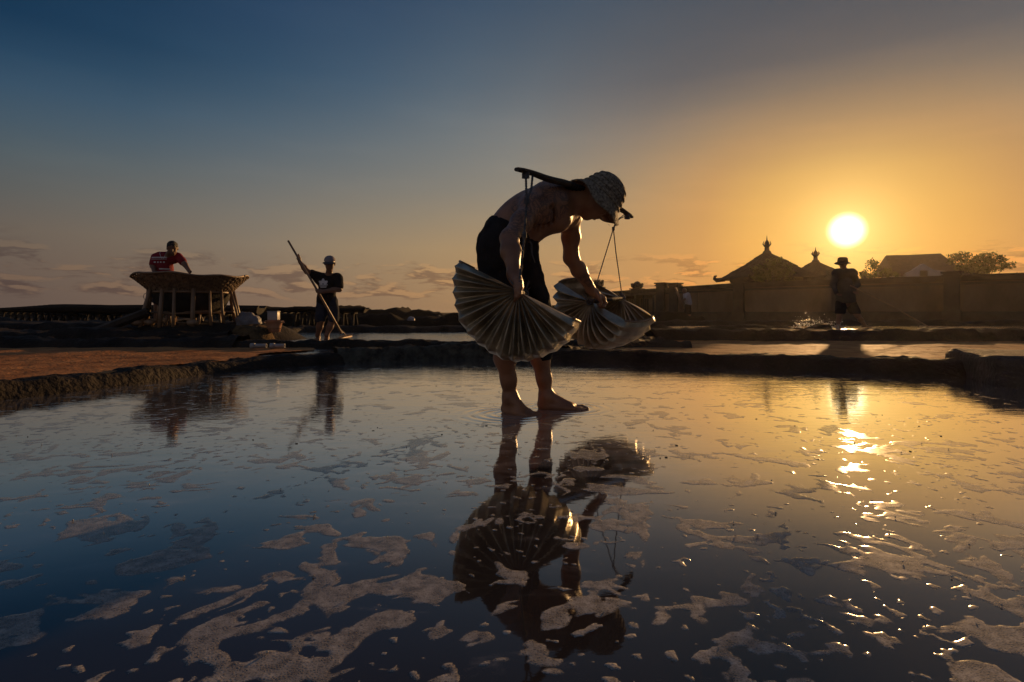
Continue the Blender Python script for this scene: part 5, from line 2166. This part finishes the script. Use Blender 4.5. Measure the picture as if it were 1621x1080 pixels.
def house():
    d = 55
    c = np.array([P(1449, 0, d)[0], d])
    root = thing('house', 'white gabled house with big dark roof beyond the right part of the wall', 'house', (c[0], c[1], 0), R(-12))
    bm = bmesh.new()
    add_box(bm, (0, 0, 2.0), (5.2, 3.6, 4.0))
    bm_obj('wall', bm, M_WHITE, root)
    zt, ze = 6.05, 4.25
    V = [(-2.95, -2.3, ze), (3.1, -2.3, ze), (3.1, 2.3, ze), (-2.95, 2.3, ze), (-2.6, 0, zt), (2.15, 0, zt + .15)]
    F = [(0, 1, 5, 4), (2, 3, 4, 5), (1, 2, 5), (3, 0, 4)]
    V += [(x, y, z - .16) for x, y, z in V]
    F += [tuple(i + 6 for i in f[::-1]) for f in F] + [(1, 0, 6, 7), (2, 1, 7, 8), (3, 2, 8, 9), (0, 3, 9, 6)]
    rf = mesh_np('roof', V, F, M_ROOFTILE, root, False)
    bm = bmesh.new()
    for k in range(13):                                    # tile courses
        t = (k + .5) / 13
        x0, x1 = -2.95 + .35 * t, 3.1 - .95 * t
        add_box(bm, ((x0 + x1) / 2, -2.3 + 2.3 * t, ze + (zt - ze + .05) * t + .02), (x1 - x0 - .1, .16, .03), rot=Matrix.Rotation(R(38), 4, 'X'))
    bm_obj('tile_courses', bm, M_ROOFTILE, rf)
    # white gable porch with doorway
    V = [(-1.9, -2.6, 0), (1.6, -2.6, 0), (1.6, -2.6, 4.3), (.4, -2.6, 4.45), (-.45, -2.6, 5.05), (-1.3, -2.6, 4.45), (-1.9, -2.6, 4.2)]
    n = len(V)
    V += [(x, y + .6, z) for x, y, z in V]
    F = [tuple(range(n)), tuple(range(2 * n - 1, n - 1, -1))] + [(i, i + n, (i + 1) % n + n, (i + 1) % n) for i in range(n)]
    g = mesh_np('gable', V, F, M_WHITE, root, False)
    bm = bmesh.new()
    add_box(bm, (-.45, -2.62, 3.9), (.62, .08, 1.0))
    bm_obj('doorway', bm, M_DARKWOOD, g)
    bm = bmesh.new()
    add_box(bm, (3.3, -1.2, 2.0), (2.0, 2.4, 4.0))
    bm_obj('side_wing', bm, M_WALL, root)
    V = [(2.0, -2.7, 4.0), (4.75, -2.7, 4.0), (4.75, .3, 4.0), (2.0, .3, 4.0), (2.7, -1.2, 5.0), (3.7, -1.2, 5.0)]
    F = [(0, 1, 5, 4), (1, 2, 5), (2, 3, 4, 5), (3, 0, 4), (3, 2, 1, 0)]
    mesh_np('wing_roof', V, F, M_ROOFTILE, root, False)


house()

# ------------------------------------------------------------------ trees behind the wall
def tree(name, label, base, h_trunk, blobs, nleaf, ls, seed):
    rg = np.random.default_rng(seed)
    root = thing(name, label, 'tree', tuple(base), group='trees beyond the wall')
    bm = bmesh.new()
    top = np.array([.0, 0, h_trunk])
    add_tube(bm, [(0, 0, 0), (.05, .02, h_trunk * .5), tuple(top)], [.11, .08, .06], 7)
    ends = []
    for c, r in blobs:
        c = np.array(c)
        m_ = top * .5 + c * .5 + np.array([0, 0, -.12 * r])
        add_tube(bm, [tuple(top * .9), tuple(m_), tuple(c)], [.05, .03, .015], 5)
        for k in range(6):
            dv = rg.normal(size=3)
            dv /= np.linalg.norm(dv)
            e = c + dv * r * np.array([1, 1, .7]) * rg.uniform(.7, 1.05)
            add_tube(bm, [tuple(m_ * .4 + c * .6), tuple((c + e) / 2 + [0, 0, .05]), tuple(e)], [.015, .010, .005], 4)
            ends.append(e)
    bm_obj('trunk', bm, M_BARK, root)
    V, F = [], []
    tot = sum(r ** 2 for _, r in blobs)
    for c, r in blobs:
        nb = int(nleaf * r ** 2 / tot)
        cl = rg.normal(size=(max(4, nb // 14), 3))
        cl = cl / np.linalg.norm(cl, axis=1)[:, None] * (rg.uniform(.35, 1.05, (len(cl), 1))) * r * np.array([1, 1, .68])
        for k in range(nb):
            q = np.array(c) + cl[k % len(cl)] + rg.normal(size=3) * .13 * r ** .5
            n_ = rg.normal(size=3)
            n_ /= np.linalg.norm(n_)
            u_ = np.cross(n_, rg.normal(size=3))
            u_ /= np.linalg.norm(u_)
            w_ = np.cross(n_, u_)
            s_ = ls * rg.uniform(.6, 1.3)
            i = len(V)
            V += [q - u_ * s_, q + w_ * s_ * .42 + n_ * s_ * .1, q + u_ * s_, q - w_ * s_ * .42 + n_ * s_ * .1]
            F.append((i, i + 1, i + 2, i + 3))
    o = mesh_quads('crown', np.array(V), np.array(F), M_LEAF, root, False)
    return root


def at(px, d, z=0.1):
    return np.array([P(px, 0, d)[0], d, z])


s = 29.5 / 900
tree('small_tree', 'sunlit leafy green tree in front of the larger thatched roof', at(1220, 29.5), 1.6, [((-.4, 0, 2.60), .52), ((.3, 0, 2.80), .62), ((.75, .2, 2.45), .42), ((0, -.2, 2.35), .5), ((-.75, .1, 2.30), .32)], 1500, .085, 1)
tree('small_tree', 'low leafy bush between the two thatched roofs', at(1256, 31.0), 1.4, [((0, 0, 2.40), .42), ((.35, .1, 2.60), .32), ((-.3, 0, 2.25), .3)], 620, .085, 2)
tree('small_tree', 'open twiggy tree between the silhouetted worker and the white house', at(1384, 40), 2.1, [((-.75, 0, 3.10), .45), ((.05, 0, 3.80), .55), ((.75, 0, 3.25), .55), ((-.2, .1, 3.05), .45), ((1.2, 0, 3.15), .35)], 900, .10, 3)
tree('spreading_tree', 'broad dark spreading tree right of the white house', at(1560, 46), 2.3, [((-2.2, 0, 4.75), .75), ((-1.2, 0, 4.40), .75), ((-.1, 0, 4.60), .80), ((.9, 0, 4.70), .70), ((1.6, 0, 4.25), .55), ((-1.8, .1, 4.05), .6), ((.3, .1, 3.95), .7), ((-.7, 0, 3.85), .7)], 2600, .13, 4)
tree('small_tree', 'thin twiggy bush above the wall at the far right edge', at(1606, 44), 2.2, [((0, 0, 3.25), .35), ((.5, 0, 3.10), .35), ((-.5, 0, 3.05), .3)], 200, .09, 5)
for i, (px, d_) in enumerate(((1195, 33), (1240, 34), (1320, 38), (1350, 39))):
    tree('shrub', ['dark low shrub below the left eave of the larger thatched roof', 'dark low shrub below the right eave of the larger thatched roof', 'dark low shrub under the smaller thatched roof', 'dark low shrub just right of the silhouetted worker'][i], at(px, d_), .9, [((-.4, 0, 1.5), .5), ((.4, 0, 1.6), .5)], 500, .10, 20 + i)
